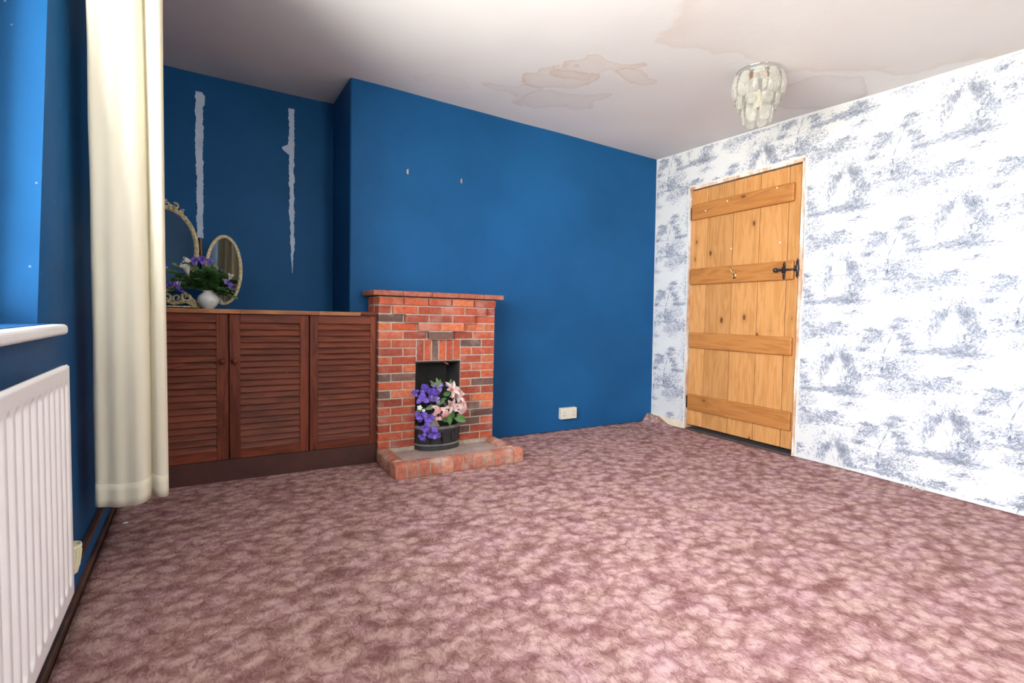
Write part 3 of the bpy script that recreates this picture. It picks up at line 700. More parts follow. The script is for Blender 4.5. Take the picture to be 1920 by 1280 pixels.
for fn in (fL, fR):
    y = KY+KW+.003; 
    for L_ in (.07, .10, .105):
        kerb(kb, y, min(y+L_-.005, FY-.003), fn, kcol()); y += L_
rel(kb, hl0); kb.build('kerb_brick_course', M['brick_dusty'], he, bevel=.003, smooth=False)
kb = MB(); old = KH; 
for (a0, a1, fn) in ((KX0+.004, KX1-.004, ff), (KY+.06, FY-.004, fL), (KY+.06, FY-.004, fR)):
    kerb(kb, a0, a1, lambda a, t, z, fn=fn: (lambda q: q)(fn(a, .04+t*.92, z-.004)), (.5, .5, .5, 1))
rel(kb, hl0); kb.build('kerb_mortar', M['mortar'], he, smooth=True)
# bow fronted grate
gr = thing('fire_grate', 'black cast iron bow-fronted fire grate standing in the fireplace opening', 'grate', (1.232, FY, .056)); gl_ = gr.location
def bow(t, out=0): a = math.pi*t; return (1.232-(.146+out)*math.cos(a), FY+.02-(.105+out)*math.sin(a)**.85)
def bowstrip(mb, z0, z1, out0, out1, th=.006, n=28):
    vs = []
    for i in range(n+1):
        t = i/n
        for (o, z) in ((out0, z0), (out1, z1), (out1-th, z1), (out0-th, z0)): x, y = bow(t, o); vs.append((x, y, z))
    mb.add(vs, [(4*i+k, 4*i+(k+1) % 4, 4*i+4+(k+1) % 4, 4*i+4+k) for i in range(n) for k in range(4)]+[(0, 1, 2, 3), (4*n+3, 4*n+2, 4*n+1, 4*n)])
b = MB(); bowstrip(b, .085, .185, -.004, -.002); bowstrip(b, .058, .086, .006, .002, .012); rel(b, gl_); b.build('front_panel', M['cast'], gr, smooth=False)
b = MB(); b.tube([bow(i/28, -.001)+(.198,) for i in range(29)], .0125, 8); rel(b, gl_); q = b.build('top_rail', M['rim'], gr, smooth=True); q['label'] = 'worn grey top rail'
b = MB(); b.tube([bow(i/28, .002)+(.090,) for i in range(29)], .0065, 8); rel(b, gl_); b.build('lower_moulding', M['rim'], gr, smooth=True)
for t in (.34, .5, .66):
    b = MB()
    x, y = bow(t, .002); b.tube([(x, y, .115), (x, y-.002, .135), (x, y, .165)], [.003, .008 if t == .5 else .005, .003]); b.ball((x, y, .168), .006, 6); b.ball((x, y, .112), .006, 6)
    for s in (-1, 1): b.tube([(x, y, .15), (x+s*.012, y, .160), (x+s*.020, y, .15)], .0025)
    rel(b, gl_); b.build('relief_ornament', M['cast'], gr, smooth=True)
b = MB(); b.box(OX0+.01, OX1-.01, FY+.03, YC-.04, .10, .112); b.box(OX0+.004, OX0+.02, FY-.004, FY+.03, .058, .22); b.box(OX1-.02, OX1-.004, FY-.004, FY+.03, .058, .22); rel(b, gl_); b.build('fire_basket', M['cast'], gr)

# ------------------------------------------------------------------ flowers
def frame(pos, d, roll=0):
    d = Vector(d).normalized(); q = d.to_track_quat('Z', 'Y'); return Matrix.Translation(pos) @ q.to_matrix().to_4x4() @ Matrix.Rotation(roll, 4, 'Z')
def petal(mb, Mx, L, W, el=.3, curl=.6, cup=.25, mi=0, nu=4, nv=7, base=.15, wav=0, ph=0):
    """petal starting at the origin, heading along +x and rising el, curling down"""
    def fn(u, v):
        s = v; wd = W*(base+(1-base)*math.sin(math.pi*min(1, s**.8))**.8)*(1 if s < .999 else .2)
        a = el-curl*s; x = L*(s*math.cos((el+a)/2)); z = L*s*math.sin((el+a)/2)
        t = (u-.5)*2
        return Mx @ Vector((x, t*wd/2, z+cup*wd*t*t*.6+wav*math.sin(t*6+ph+s*5)*W*.12))
    mb.grid(fn, nu, nv, mi=mi)
def leafspray(mb, p0, d, L, n, ll, lw, droop=.4, mi=0, seed=0, stem=.0012):
    r = random.Random(seed); d = Vector(d).normalized(); pts = []
    for i in range(9):
        t = i/8; pts.append(Vector(p0)+d*L*t+Vector((0, 0, -droop*L*t*t)))
    mb.tube(pts, stem, 5, mi=mi)
    for k in range(n):
        t = .22+.78*k/max(1, n-1); i = min(7, int(t*8)); p = pts[i].lerp(pts[i+1], t*8-i); tg = (pts[i+1]-pts[i]).normalized()
        side = tg.cross(Vector((0, 0, 1))); side = side.normalized() if side.length > .1 else Vector((1, 0, 0))
        for s in ((-1, 1) if k < n-1 else (0,)):
            dd = (tg*.75+side*s*.85+Vector((r.uniform(-.25, .25), r.uniform(-.25, .25), r.uniform(-.1, .45)))).normalized()
            z = Vector((r.uniform(-.3, .3), -.6, 1)); x = dd; y = z.cross(x).normalized(); z = x.cross(y)
            Mx = Matrix.Translation(p) @ Matrix((x, y, z)).transposed().to_4x4()
            petal(mb, Mx, ll*r.uniform(.75, 1.15)*(1-.3*t), lw, .1, .5, .35, mi=mi, nu=2, nv=5, base=.08)
def iris(parent, pos, d, s, mat, seed, streak=True):
    r = random.Random(seed); Mx = frame(pos, d, r.uniform(0, 2)); b = MB()
    for k in range(3):
        a = 2.094*k; petal(b, Mx @ Matrix.Rotation(a, 4, 'Z'), s*.62, s*.5, .35, 1.1, .25, wav=1, ph=k)
    for k in range(3):
        a = 2.094*k+1.05; petal(b, Mx @ Matrix.Rotation(a, 4, 'Z'), s*.5, s*.36, 1.0, .5, .5, wav=.6, ph=k)
    f = b.build('iris_flower', M[mat], parent, smooth=True, fix=False)
    if streak:
        b = MB()
        for k in range(3):
            petal(b, Mx @ Matrix.Translation((0, 0, .0015)) @ Matrix.Rotation(2.094*k, 4, 'Z'), s*.36, s*.10, .42, .8, 0, nu=2, nv=4)
        b.build('yellow_streak', M['yellow'], f, smooth=True, fix=False)
    return f
def lily(parent, pos, d, s, seed, mat='blush'):
    r = random.Random(seed); Mx = frame(pos, d, r.uniform(0, 2)); b = MB()
    for k in range(6): petal(b, Mx @ Matrix.Rotation(1.047*k, 4, 'Z'), s*.68, s*.30, 1.0, 1.0+.4*(k % 2), .5, wav=.5, ph=k)
    f = b.build('lily_flower', M[mat], parent, smooth=True, fix=False)
    b = MB()
    for k in range(5): a = k*1.25; b.tube([Mx @ Vector((0, 0, 0)), Mx @ Vector((.06*s*math.cos(a), .06*s*math.sin(a), .3*s)), Mx @ Vector((.14*s*math.cos(a), .14*s*math.sin(a), .42*s))], .0012, 5)
    b.build('stamens', M['pink'], f); return f
def cluster_flower(parent, pos, d, s, seed, name='pink_blossom', mats=('pink', 'blush')):
    r = random.Random(seed); Mx = frame(pos, d); b = MB()
    for j in range(11):
        th = r.uniform(0, 1.25); ph = r.uniform(0, 6.28); v = Vector((math.sin(th)*math.cos(ph), math.sin(th)*math.sin(ph), math.cos(th)))
        Mk = Mx @ Matrix.Translation(v*s*.42) @ v.to_track_quat('Z', 'Y').to_matrix().to_4x4()
        for k in range(5): petal(b, Mk @ Matrix.Rotation(1.2566*k+j, 4, 'Z'), s*.25, s*.20, .5, .9, .5, mi=(j % 3 == 0)*1, nu=2, nv=4)
    return b.build(name, [M[mats[0]], M[mats[1]]], parent, smooth=True, fix=False)
# arrangement in the fireplace
fa = thing('flower_arrangement', 'bunch of purple iris and pink silk flowers in a stone pot in the fire grate', 'flowers', (1.20, FY+.01, .112))
def FP(zx, zy, y=2.95): return Vector((1.05+(zx-120)*.000567-1.20, y-FY-.01, .528-(zy-230)*.000526-.112))
b = MB(); b.lathe([(.001, 0), (.035, 0), (.048, .04), (.042, .09), (.030, .115), (.040, .14), (.036, .14), (.026, .115), (.02, .09)], (0, -.005, 0), 20); q = b.build('pot', M['stone_pot'], fa, smooth=True); q['label'] = 'beige stoneware pot'
for i, (x, y, s, mt_, dy) in enumerate([(190, 480, .062, 'purple', 2.93), (310, 430, .072, 'dkpurple', 2.94), (250, 385, .062, 'dkpurple', 2.98), (165, 680, .060, 'purple', 2.93), (245, 700, .066, 'purple', 2.905),
                                        (212, 810, .060, 'purple', 2.90), (300, 885, .066, 'purple', 2.885), (405, 355, .062, 'lav', 2.98), (570, 375, .05, 'lav', 3.0), (178, 915, .045, 'purple', 2.90), (350, 500, .045, 'lav', 2.93), (140, 420, .04, 'dkpurple', 2.98)]):
    p = FP(x, y, dy); iris(fa, p, Vector((p.x*2.2-.05, -.55, .35 if y < 600 else -.05)), s*1.2, mt_, i, i != 7)
for i, (x, y, s) in enumerate([(500, 400, .085), (565, 480, .085), (515, 575, .075), (610, 440, .05)]): p = FP(x, y, 2.91+.01*i); lily(fa, p, Vector((.25-.2*(i == 2), -.7, .45-.5*(i == 2))), s*1.2, 30+i)
for i, (x, y, s) in enumerate([(312, 620, .060), (412, 640, .062), (350, 720, .040), (625, 610, .080), (640, 545, .05)]): p = FP(x, y, 2.895+.02*(i > 2)); cluster_flower(fa, p, Vector((.1, -.8, .1)), s*1.15, 50+i, mats=('pink', 'blush') if i != 3 else ('blush', 'pink'))
b = MB(); lily_bits = [(145, 575, .03), (190, 610, .02)]
for (x, y, s) in lily_bits:
    for k in range(5): petal(b, frame(FP(x, y, 2.91), (-.2, -.8, .3)) @ Matrix.Rotation(1.256*k, 4, 'Z'), s*.6, s*.5, .5, .8)
b.build('white_blossom', M['whitep'], fa, smooth=True, fix=False)
for i, (x, y, L, W, ang, mt_) in enumerate([(345, 330, .055, .022, 1.75, 'leaf_lt'), (360, 340, .05, .02, 1.2, 'leaf_lt'), (330, 335, .045, .02, 2.2, 'leaf_lt'), (310, 570, .065, .030, 3.3, 'leaf_gr'), (390, 520, .05, .022, .4, 'leaf_dk'), (430, 520, .055, .026, -.9, 'leaf_gr'),
                                            (470, 660, .085, .040, -1.4, 'leaf'), (400, 730, .085, .045, -.15, 'leaf'), (520, 650, .07, .035, -1.0, 'leaf'), (560, 740, .08, .04, -.2, 'leaf'), (600, 700, .06, .035, -.5, 'leaf'), (640, 500, .05, .025, 1.0, 'leaf_dk'), (420, 440, .05, .03, .2, 'leaf_dk'), (350, 560, .06, .03, .5, 'leaf_dk'), (200, 600, .05, .03, 3.5, 'leaf_dk'), (480, 340, .05, .02, 1.3, 'leaf')]):
    b = MB(); d = Vector((math.cos(ang), -.35, math.sin(ang))).normalized(); z = Vector((.1, -1, .35)); y_ = z.cross(d).normalized(); z = d.cross(y_)
    petal(b, Matrix.Translation(FP(x, y, 2.915+.02*(i % 3))) @ Matrix((d, y_, z)).transposed().to_4x4(), L, W, .15, .6, .35, nu=4, base=.08); b.build('leaf', M[mt_], fa, smooth=True, fix=False)
b = MB()
for i in range(9):
    a = i*.7; b.tube([(0, -.005, .09), (.02*math.cos(a), -.01-.01*math.sin(a), .17), (.09*math.cos(a), -.06, .25+.07*math.sin(a))], .0022, 5)
b.build('stems', M['leaf_dk'], fa)
# vase on the cupboard
VX, VY, VZ = -.046, 3.33, .922
va = thing('flower_vase', 'round white china vase of trailing green foliage and purple flowers on the cupboard top', 'vase', (VX, VY, VZ))
b = MB(); b.lathe([(.001, 0), (.028, 0), (.030, .004), (.044, .018), (.053, .038), (.054, .055), (.048, .072), (.034, .085), (.027, .090), (.026, .098), (.029, .103), (.026, .103), (.022, .095), (.022, .088)], (0, 0, 0), 28); b.build('china_vase', M['china'], va, smooth=True)
def VP(px, py, y=3.28): return Vector((-.057+(px-385)*.00263-VX, y-VY, 1.145-(py-506)*.00302-VZ))
i = 0
for (px, py, mt_, n_, ll, lw_) in [(312, 505, 'leaf', 7, .045, .018), (322, 487, 'leaf_lt', 7, .036, .013), (352, 478, 'leaf_lt', 9, .030, .011), (340, 495, 'leaf', 7, .045, .018), (318, 520, 'leaf_lt', 6, .036, .020), (330, 545, 'leaf_dk', 6, .05, .02),
                               (405, 492, 'leaf_gr', 7, .045, .018), (425, 505, 'leaf_dk', 8, .05, .02), (440, 512, 'leaf_dk', 6, .045, .02), (438, 540, 'leaf_gr', 7, .035, .014), (415, 520, 'leaf_dk', 8, .055, .024), (400, 505, 'leaf_dk', 8, .055, .026),
                               (372, 508, 'leaf', 7, .055, .024), (358, 520, 'leaf_dk', 8, .055, .026), (385, 500, 'leaf_dk', 7, .055, .022), (432, 555, 'leaf', 6, .035, .014), (312, 535, 'leaf_gr', 6, .035, .016), (420, 545, 'leaf_dk', 7, .045, .02), (345, 535, 'leaf_dk', 8, .05, .024), (395, 488, 'leaf', 6, .05, .02), (378, 525, 'leaf_dk', 7, .05, .026), (402, 528, 'leaf', 7, .045, .024)]:
    i += 1; e = VP(px, py, 3.26+.05*(i % 3)); s = Vector((0, 0, .095)); d = e-s; b = MB(); leafspray(b, s, d+Vector((0, 0, .3*d.length)), d.length*1.05, n_+1, ll*1.2, lw_*1.75, .32, seed=i); b.build('foliage_spray', M[mt_], va, smooth=True, fix=False)
for k, (px, py, s, mt_) in enumerate([(366, 494, .045, 'purple'), (378, 492, .050, 'purple'), (392, 494, .040, 'purple'), (336, 538, .045, 'purple'), (342, 548, .03, 'dkpurple'), (430, 535, .036, 'purple'), (316, 508, .03, 'lav'), (422, 528, .03, 'lav'), (322, 540, .03, 'dkpurple')]):
    p = VP(px, py, 3.235); iris(va, p, Vector((p.x*2, -.8, .35)), s, mt_, 80+k, False)
for k, (px, py, s, d) in enumerate([(356, 512, .060, (-.25, -.4, .9)), (362, 488, .045, (-.9, -.4, .2)), (428, 518, .040, (.3, -.4, .8)), (318, 535, .028, (-.3, -.8, .2)), (338, 530, .026, (.1, -.8, .2)), (350, 500, .03, (-.5, -.4, .4))]):
    b = MB(); Mx = frame(VP(px, py+8, 3.235), d)
    for j in range(3): petal(b, Mx @ Matrix.Rotation(2.1*j, 4, 'Z'), s, s*.55, 1.35, .5, .8)
    b.build('white_blossom', M['whitep'], va, smooth=True, fix=False)

# ------------------------------------------------------------------ louvred cupboard
CF = 3.05
cu = thing('built_in_cupboard', 'low reddish wood built-in cupboard with three louvred doors filling the alcove', 'cupboard', (.2, CF, 0)); cl = cu.location
XLc = XL(3.1)+.001
b = MB(); b.box(XLc, FX0-.002, CF+.022, YC-.002, .10, .905); b.box(XL(3.8)+.03, XC-.002, YC-.002, YA-.002, .10, .905)
b.box(XLc, -.352, CF, CF+.03, .118, .900); b.box(.834-.002, FX0-.002, CF+.004, CF+.03, .0, .905)
rel(b, cl); b.build('carcass', M['mahog'], cu)
b = MB(); b.box(XLc, FX0-.001, CF+.006, CF+.03, 0, .116); rel(b, cl); b.build('plinth', M['plinth'], cu)
def louvre_door(x0, x1, sl, sr, knobx, lab):
    z0, z1 = .119, .897; rb, rtp = .052, .045; g = .0015
    ob = bpy.data.objects.new('louvred_door', None); COL.objects.link(ob); ob.parent = cu; ob['label'] = lab
    c = lambda: (R.random(), .3+.6*R.random(), R.random(), 1)
    for (xa, xb) in ((x0+g, x0+sl), (x1-sr, x1-g)):
        b = MB(); b.box(xa, xb, CF, CF+.020, z0, z1, col=c()); rel(b, cl); b.build('stile', M['mahog'], ob, bevel=.002)
    for (za, zb_) in ((z0, z0+rb), (z1-rtp, z1)):
        b = MB(); b.box(x0+sl, x1-sr, CF+.0005, CF+.0195, za, zb_, col=c()); rel(b, cl); b.build('rail', M['mahog_h'], ob, bevel=.002)
    zb, zt = z0+rb, z1-rtp; n = 20; p = (zt-zb)/n
    for k in range(n):
        b = MB(); zc = zb+(k+.5)*p; Mx = Matrix.Translation((0, CF+.011, zc)) @ Matrix.Rotation(math.radians(66), 4, 'X')
        b.box(x0+sl-.001, x1-sr+.001, -.0215, .0215, -.0030, .0030, col=c(), M=Mx); rel(b, cl); b.build('slat', M['mahog_h'], ob, bevel=.0015)
    if knobx is not None:
        b = MB(); b.lathe([(.001, 0), (.007, 0), (.006, .008), (.009, .012), (.0145, .018), (.0155, .024), (.012, .030), (.006, .033), (.0005, .034)], (knobx, CF, .648), 16, M=Matrix.Rotation(math.pi/2, 4, 'X'))
        rel(b, cl); b.build('knob', M['mahog'], ob, smooth=True)
louvre_door(-.350, .048, .052, .055, .020, 'left louvred door beside the curtain')
louvre_door(.052, .449, .052, .048, .078, 'middle louvred door')
louvre_door(.453, .830, .046, .034, None, 'right louvred door beside the brick fireplace')
tp = thing('cupboard_top', 'long wooden top with a paler front edge lying on the louvred cupboard', 'worktop', (.15, CF, .905)); tl = tp.location
b = MB(); b.box(XLc, .735, CF-.004, YC-.002, .9055, .921, col=(.2, .5, .3, 1)); b.box(XL(3.8)+.03, XC-.002, YC-.002, YA-.003, .9055, .921, col=(.2, .5, .3, 1)); rel(b, tl); b.build('top_board', M['mahog_h'], tp)
b = MB()
for (a, c) in ((XLc, .105), (.105, .50), (.50, .735)): b.box(a, c-.0006, CF-.020, CF-.004, .900, .9225, col=(R.random(), .4+.6*R.random(), R.random(), 1))
rel(b, tl); q = b.build('front_edging', M['edge'], tp, bevel=.002); q['label'] = 'pale orange wood edging'
b = MB(); b.box(.735, FX0-.002, CF+.004, YC-.003, .9055, .926, col=(.9, .9, .1, 1)); rel(b, tl); b.build('end_board', M['mahog_h'], tp, bevel=.002)

# ------------------------------------------------------------------ dressing mirror
mi_ = thing('dressing_table_mirror', 'cream ornate oval dressing-table mirror with a smaller oval wing, standing on the cupboard top', 'mirror', (-.10, 3.42, .922)); ml = mi_.location
def oval(cx, cy, cz, a, bb, rot, fw_, name, ornate):
    Mx = Matrix.Translation((cx-ml.x, cy-ml.y, cz-ml.z)) @ Matrix.Rotation(rot, 4, 'Z') @ Matrix.Rotation(math.radians(-4), 4, 'X')
    n = 64; b = MB(); prof = [(-.5, .003), (-.5, -.006), (-.30, -.012), (-.05, -.009), (.2, -.014), (.5, -.008), (.5, .003)]
    vs = []
    for i in range(n):
        t = 2*math.pi*i/n
        for (p, y) in prof: vs.append(Mx @ Vector(((a+p*fw_)*math.cos(t), y, (bb+p*fw_)*math.sin(t))))
    k_ = len(prof); b.add(vs, [(i*k_+k, i*k_+(k+1) % k_, ((i+1) % n)*k_+(k+1) % k_, ((i+1) % n)*k_+k) for i in range(n) for k in range(k_)])
    nb_ = int(40*bb/.2)
    for i in range(nb_):
        t = 2*math.pi*(i+.5)/nb_; b.ball(Mx @ Vector((a*math.cos(t), -.010, bb*math.sin(t))), .0042 if i % 2 else .006, 5, sc=(1, .6, 1))
    f = b.build(name, M['gilt'], mi_, smooth=True)
    b = MB(); vs = [Mx @ Vector(((a-.4*fw_)*math.cos(2*math.pi*i/n), -.003, (bb-.4*fw_)*math.sin(2*math.pi*i/n))) for i in range(n)]
    vs += [Mx @ Vector(((a-.4*fw_)*math.cos(2*math.pi*i/n), .003, (bb-.4*fw_)*math.sin(2*math.pi*i/n))) for i in range(n)]
    b.add(vs, [tuple(range(n)), tuple(range(2*n-1, n-1, -1))]+[(i, (i+1) % n, n+(i+1) % n, n+i) for i in range(n)]); b.build('mirror_glass', M['mirror'], f)
    return Mx, f
MXc, fc = oval(-.272, 3.42, 1.250, .178, .235, math.radians(-14), .024, 'centre_frame', True)
MXw, fw2 = oval(.034, 3.40, 1.150, .088, .196, math.radians(-9), .018, 'wing_frame', False)
def scroll(b, c, r, turns, ph, rad=.006, sgn=1, y=-.006):
    pts = []
    for i in range(22):
        t = i/21; a = ph+sgn*turns*2*math.pi*t; q = r*(1-.8*t); pts.append(MXc @ Vector((c[0]+q*math.cos(a), y, c[1]+q*math.sin(a))))
    b.tube(pts, [rad*(1-.45*i/21) for i in range(22)], 6)
b = MB()
for s in (-1, 1):
    scroll(b, (s*.030, .252), .022, 1.2, 1.57, .007, s); scroll(b, (s*.070, .240), .020, 1.1, 2.0, .006, -s); scroll(b, (s*.105, .212), .014, 1.1, .8, .005, s)
    for k in range(5): b.ball(MXc @ Vector((s*(.05+.024*k), -.010, .243-.013*k*(k*.35+.5))), .007, 6, sc=(1.4, .6, 1))
b.ball(MXc @ Vector((0, -.008, .262)), .018, 8, sc=(1, .5, 1.2))
b.build('crest', M['gilt'], mi_, smooth=True)
b = MB()
for s in (-1, 1):
    scroll(b, (s*.035, -.268), .024, 1.2, -1.57, .009, s); scroll(b, (s*.085, -.272), .026, 1.2, -.5, .008, -s); scroll(b, (s*.135, -.265), .028, 1.2, 2.5, .009, s); scroll(b, (s*.165, -.292), .018, 1.1, .5, .008, -s)
    b.tube([MXc @ Vector((s*.02, 0, -.285)), MXc @ Vector((s*.07, .0, -.300)), MXc @ Vector((s*.13, 0, -.288)), MXc @ Vector((s*.18, 0, -.312))], [.012, .012, .011, .012], 8)
    b.tube([MXc @ Vector((s*.10, 0, -.225)), MXc @ Vector((s*.13, 0, -.25)), MXc @ Vector((s*.17, 0, -.29)), MXc @ Vector((s*.20, 0, -.315))], [.007, .009, .010, .010], 8)
b.ball(MXc @ Vector((0, -.006, -.280)), .026, 8, sc=(1.2, .5, 1))
b.box(-.20, .20, -.02, .04, -.324, -.316, M=MXc)
b.build('scrolled_base', M['gilt'], mi_, smooth=True)
b = MB(); b.tube([MXw @ Vector((-.088, .002, .06)), MXw @ Vector((-.108, .004, .05)), MXc @ Vector((.19, 0, -.03))], [.006, .005, .006], 8); b.tube([MXw @ Vector((-.085, .002, -.10)), MXw @ Vector((-.10, .004, -.12)), MXc @ Vector((.165, 0, -.14))], .005, 8); b.build('wing_hinge', M['gilt'], mi_, smooth=True)

# ------------------------------------------------------------------ curtain
ct = thing('curtain', 'long cream curtain hanging beside the window, its hem ending above the carpet', 'curtain', (-.27, 2.23, 0)); c0 = ct.location
PTS = [(-.366, 2.265), (-.373, 2.235), (-.372, 2.206), (-.360, 2.194), (-.335, 2.197), (-.308, 2.190), (-.280, 2.194), (-.250, 2.189), (-.229, 2.198), (-.217, 2.222), (-.212, 2.240), (-.204, 2.224), (-.192, 2.202), (-.177, 2.198), (-.165, 2.208), (-.163, 2.24), (-.178, 2.285), (-.20, 2.32), (-.225, 2.29), (-.25, 2.33), (-.275, 2.29), (-.30, 2.33), (-.325, 2.29), (-.345, 2.325), (-.362, 2.30)]
def spl(P_, t):
    n = len(P_)-1; x = t*n; i = min(int(x), n-1); f = x-i
    g = lambda k: Vector(P_[max(0, min(n, k))]); a, b_, c, d = g(i-1), g(i), g(i+1), g(i+2)
    return .5*((2*b_)+(c-a)*f+(2*a-5*b_+4*c-d)*f*f+(3*b_-a-3*c+d)*f**3)
def cur(u, v, off=0):
    p = spl(PTS, u); z = .222+(2.16-.222)*v
    cx, cy = -.268, 2.235
    w_ = 1-.02*math.sin(v*3.1); k = min(1, v*1.05)
    x = cx+(p.x-cx)*w_; y = cy+(p.y-cy)*(1+.12*math.sin(v*2.2+u*9))
    x += .004*k+.003*math.sin(v*25)*max(0, 1-u*9)
    if u > .28: x += -.003*k*min(1, (u-.28)/.15)          # the last fold swings in towards the top
    if .22 < u < .5: x += .018*k*math.sin((u-.22)/.28*math.pi)*(v-.5)*-1.3
    y += .006*math.sin(v*5+u*11)
    z += .005*math.sin(u*19)*(1-v)**6 + (.012*(1-v)**8 if u > .4 else -.0)
    return (x-c0.x, y-c0.y, z)
b = MB(); b.grid(cur, 150, 60); b.build('curtain_cloth', M['curtain'], ct, smooth=True, solid=.0022)
b = MB(); b.grid(lambda u, v: tuple(Vector(cur(u, .0+v*.042))+Vector((0, -.0022, 0))), 150, 3); b.build('hem', M['curtain'], ct, smooth=True, solid=.002)
po = thing('curtain_pole', 'slim white curtain pole above the window', 'curtain pole', (-.29, .7, 2.185))
b = MB(); b.tube([(-.29, -.7, 2.175), (-.29, 2.62, 2.175)], .012, 12); rel(b, po.location); b.build('pole', M['white_gloss'], po, smooth=True)
for y in (-.6, 2.3):
    b = MB(); b.tube([(XL(y), y, 2.175), (-.29, y, 2.175)], .008); rel(b, po.location); b.build('bracket', M['white_gloss'], po)

# ------------------------------------------------------------------ radiator
ra = thing('radiator', 'white ribbed panel radiator on the blue wall below the window', 'radiator', LW((0, 1.0, .18))); rl_ = ra.location
RO, RY0, RY1, RZ0, RZ1 = .075, .35, 1.672, .172, .772
def radface(u, v):
    y = RY0+(RY1-RY0)*u; z = RZ0+(RZ1-RZ0)*v
    edge = .018
    per = .050; ph = ((RY1-.020-y)/per) % 1.; inner = (y-RY0 > .02 and RY1-y > .02)
    dx = (ph-.5)*per; zc = max(0, (z-(RZ1-.055)), ((RZ0+.055)-z)); d = math.hypot(dx, zc)
    t_ = max(0, min(1, (.0175-d)/.009)); o_ = RO-(.0095*t_*t_*(3-2*t_) if inner else 0)
    e1 = min(u*(RY1-RY0), (1-u)*(RY1-RY0), v*(RZ1-RZ0), (1-v)*(RZ1-RZ0))
    if e1 < .004: o_ -= .006
    return (o_, y, z)
nu_ = int((RY1-RY0)/.0035)
b = MB(); b.grid(radface, nu_, 130)
b.map(LW); rel(b, rl_); b.build('front_panel', M['rad'], ra, smooth=True)
b = MB(); b.box(RO-.016, RO-.007, RY0+.002, RY1-.002, RZ0+.002, RZ1-.002); b.map(LW); rel(b, rl_); b.build('back_panel', M['rad'], ra, bevel=.002)
b = MB(); b.box(0.0, RO-.016, .6, .64, RZ1-.12, RZ1-.04); b.box(0.0, RO-.016, 1.5, 1.54, RZ1-.12, RZ1-.04); b.map(LW); rel(b, rl_); b.build('wall_bracket', M['rad'], ra)
# yellowed valve cap low beside it
b = MB(); vy, vo = 1.778, .048
b.lathe([(.0005, -.05), (.012, -.05), (.017, -.046), (.021, -.030), (.0255, .022), (.0275, .026), (.0265, .033), (.023, .033), (.021, .026), (.0005, .024)], (vo, vy, .230), 20)
for k in range(16):
    a = k*math.pi/8; b.tube([(vo+.0205*math.cos(a), vy+.0205*math.sin(a), .202), (vo+.0256*math.cos(a), vy+.0256*math.sin(a), .248)], .0018, 5)
b.map(LW); rel(b, rl_); q = b.build('valve_cap', M['cream_pvc'], ra, smooth=False); q['label'] = 'yellowed ribbed plastic valve cap'
b = MB(); b.tube([(vo, vy-.004, .20), (vo, vy-.03, .195), (vo-.005, RY1-.02, .195)], .009); b.tube([(vo-.005, RY1-.03, .20), (.0, RY1-.03, .20)], .008); b.map(LW); rel(b, rl_); b.build('valve_pipe', simple('painted_pipe', (.05, .05, .06), .4), ra, smooth=True)

# ------------------------------------------------------------------ ceiling lamp
LX, LY = 2.553, 1.755; LZ = H(LX, LY)
la = thing('ceiling_lamp', 'flush ceiling lamp hung with tiers of frosted icicle glass leaves', 'lamp', (LX, LY, LZ-.004))
b = MB(); b.lathe([(.001, 0), (.052, 0), (.056, -.004), (.056, -.016), (.050, -.020), (.0005, -.022)], n=32); b.build('ceiling_plate', M['chrome'], la, smooth=False)
b = MB()
for (r_, z) in ((.114, -.010), (.112, -.030), (.078, -.032)): b.tube([(r_*math.cos(i*math.pi/16), r_*math.sin(i*math.pi/16), z) for i in range(33)], .0022, 6)
for k in range(6): a = k*math.pi/3; b.tube([(.05*math.cos(a), .05*math.sin(a), -.020), (.112*math.cos(a), .112*math.sin(a), -.028)], .002, 5)
b.tube([(0, 0, -.02), (0, 0, -.10)], .012, 10); b.build('chrome_frame', M['chrome'], la, smooth=True)
b = MB(); b.tube([(0, 0, -.05), (0, 0, -.105)], .017, 12); b.build('bulb_holder', simple('dark_holder', (.05, .035, .025), .5), la, smooth=True)
b = MB(); b.lathe([(.012, -.10), (.014, -.115), (.021, -.145), (.024, -.165), (.019, -.185), (.008, -.196), (.0005, -.197)], n=16); b.build('bulb', simple('opal_bulb', (.75, .70, .58), .3), la, smooth=True)
def icicle(Lh, Wd, seed):
    r = random.Random(seed); b = MB()
    def fn(u, v):
        t = (u-.5)*2; ww = Wd*(.80+.35*math.sin(v*2.6))*(1 if v < .82 else math.sqrt(max(.02, 1-((v-.82)/.19)**2)))
        return (t*ww/2, -.010*(1-t*t)-.014*math.sin(v*3)+r.uniform(-.0012, .0012), -Lh*v)
    b.grid(fn, 6, 14); return b
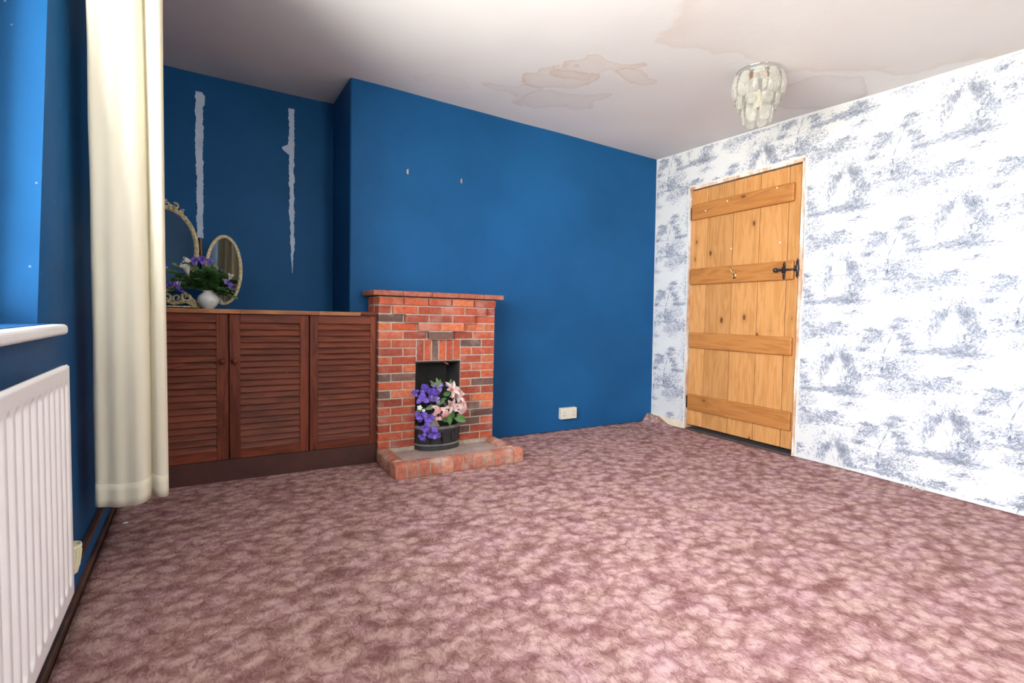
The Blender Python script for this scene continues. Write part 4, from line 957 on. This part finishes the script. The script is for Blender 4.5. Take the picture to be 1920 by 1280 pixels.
for (r_, z, n_, Lh, Wd, off) in ((.112, -.030, 10, .125, .060, 0), (.088, -.075, 8, .130, .055, .3), (.055, -.135, 6, .150, .055, .1)):
    proto = None
    for k in range(n_):
        if proto is None: proto = o_ = icicle(Lh, Wd, int(r_*1000)).build('glass_leaf', M['ice'], la, smooth=True, solid=.005)
        else: o_ = proto.copy(); COL.objects.link(o_); o_.parent = la
        a = off+k*2*math.pi/n_; o_.location = (r_*math.cos(a), r_*math.sin(a), z-.004*(k % 2)); o_.rotation_euler = (0, R.uniform(-.06, .06), a+math.pi/2)
b = MB()
for (r_, z, n_) in ((.088, -.075, 8), (.055, -.135, 6)): 
    for k in range(n_): a = k*2*math.pi/n_+.3; b.tube([(r_*math.cos(a), r_*math.sin(a), z), (r_*.9*math.cos(a), r_*.9*math.sin(a), -.03)], .0008, 4)
b.build('hanging_wires', M['chrome'], la)

# ------------------------------------------------------------------ crumbs on the carpet
def flake(x, y, s, label, name='plaster_flake', group=None, rot=0, seed=0, z=.004):
    r = random.Random(seed); b = MB(); n = 7; vs = []
    for zz in (0, s*.35):
        for k in range(n): a = 2*math.pi*k/n; q = s*r.uniform(.6, 1.1); vs.append((q*math.cos(a), q*.7*math.sin(a), zz))
    b.add(vs, [tuple(range(n))[::-1], tuple(range(n, 2*n))]+[(k, (k+1) % n, n+(k+1) % n, n+k) for k in range(n)])
    o_ = b.build(name, M['pvc'] if name == 'plaster_flake' else M['whitep']); o_.location = (x, y, z); o_.rotation_euler = (0, 0, rot); tag(o_, label, 'flake', group); return o_
flake(1.700, 2.735, .011, 'largest pale plaster flake on the carpet, touching the right end of the hearth', seed=1)
flake(-.345, 2.63, .010, 'pale plaster flake on the dark carpet just below the curtain hem', seed=2)
flake(.55, 2.35, .006, 'tiny pale plaster flake on the carpet in front of the louvred cupboard', seed=3)
b = MB()
for k in range(9):
    a = R.uniform(0, 6.28); p = Vector((R.uniform(-.03, .03), R.uniform(-.03, .03), .003)); b.tube([p, p+Vector((.015*math.cos(a), .015*math.sin(a), .008)), p+Vector((.03*math.cos(a+.5), .03*math.sin(a+.5), .002))], .0016, 5)
o_ = b.build('lint_tuft', M['whitep']); o_.location = (3.33, 1.22, .018); tag(o_, 'small tuft of pale carpet lint at the foot of the papered wall', 'lint')
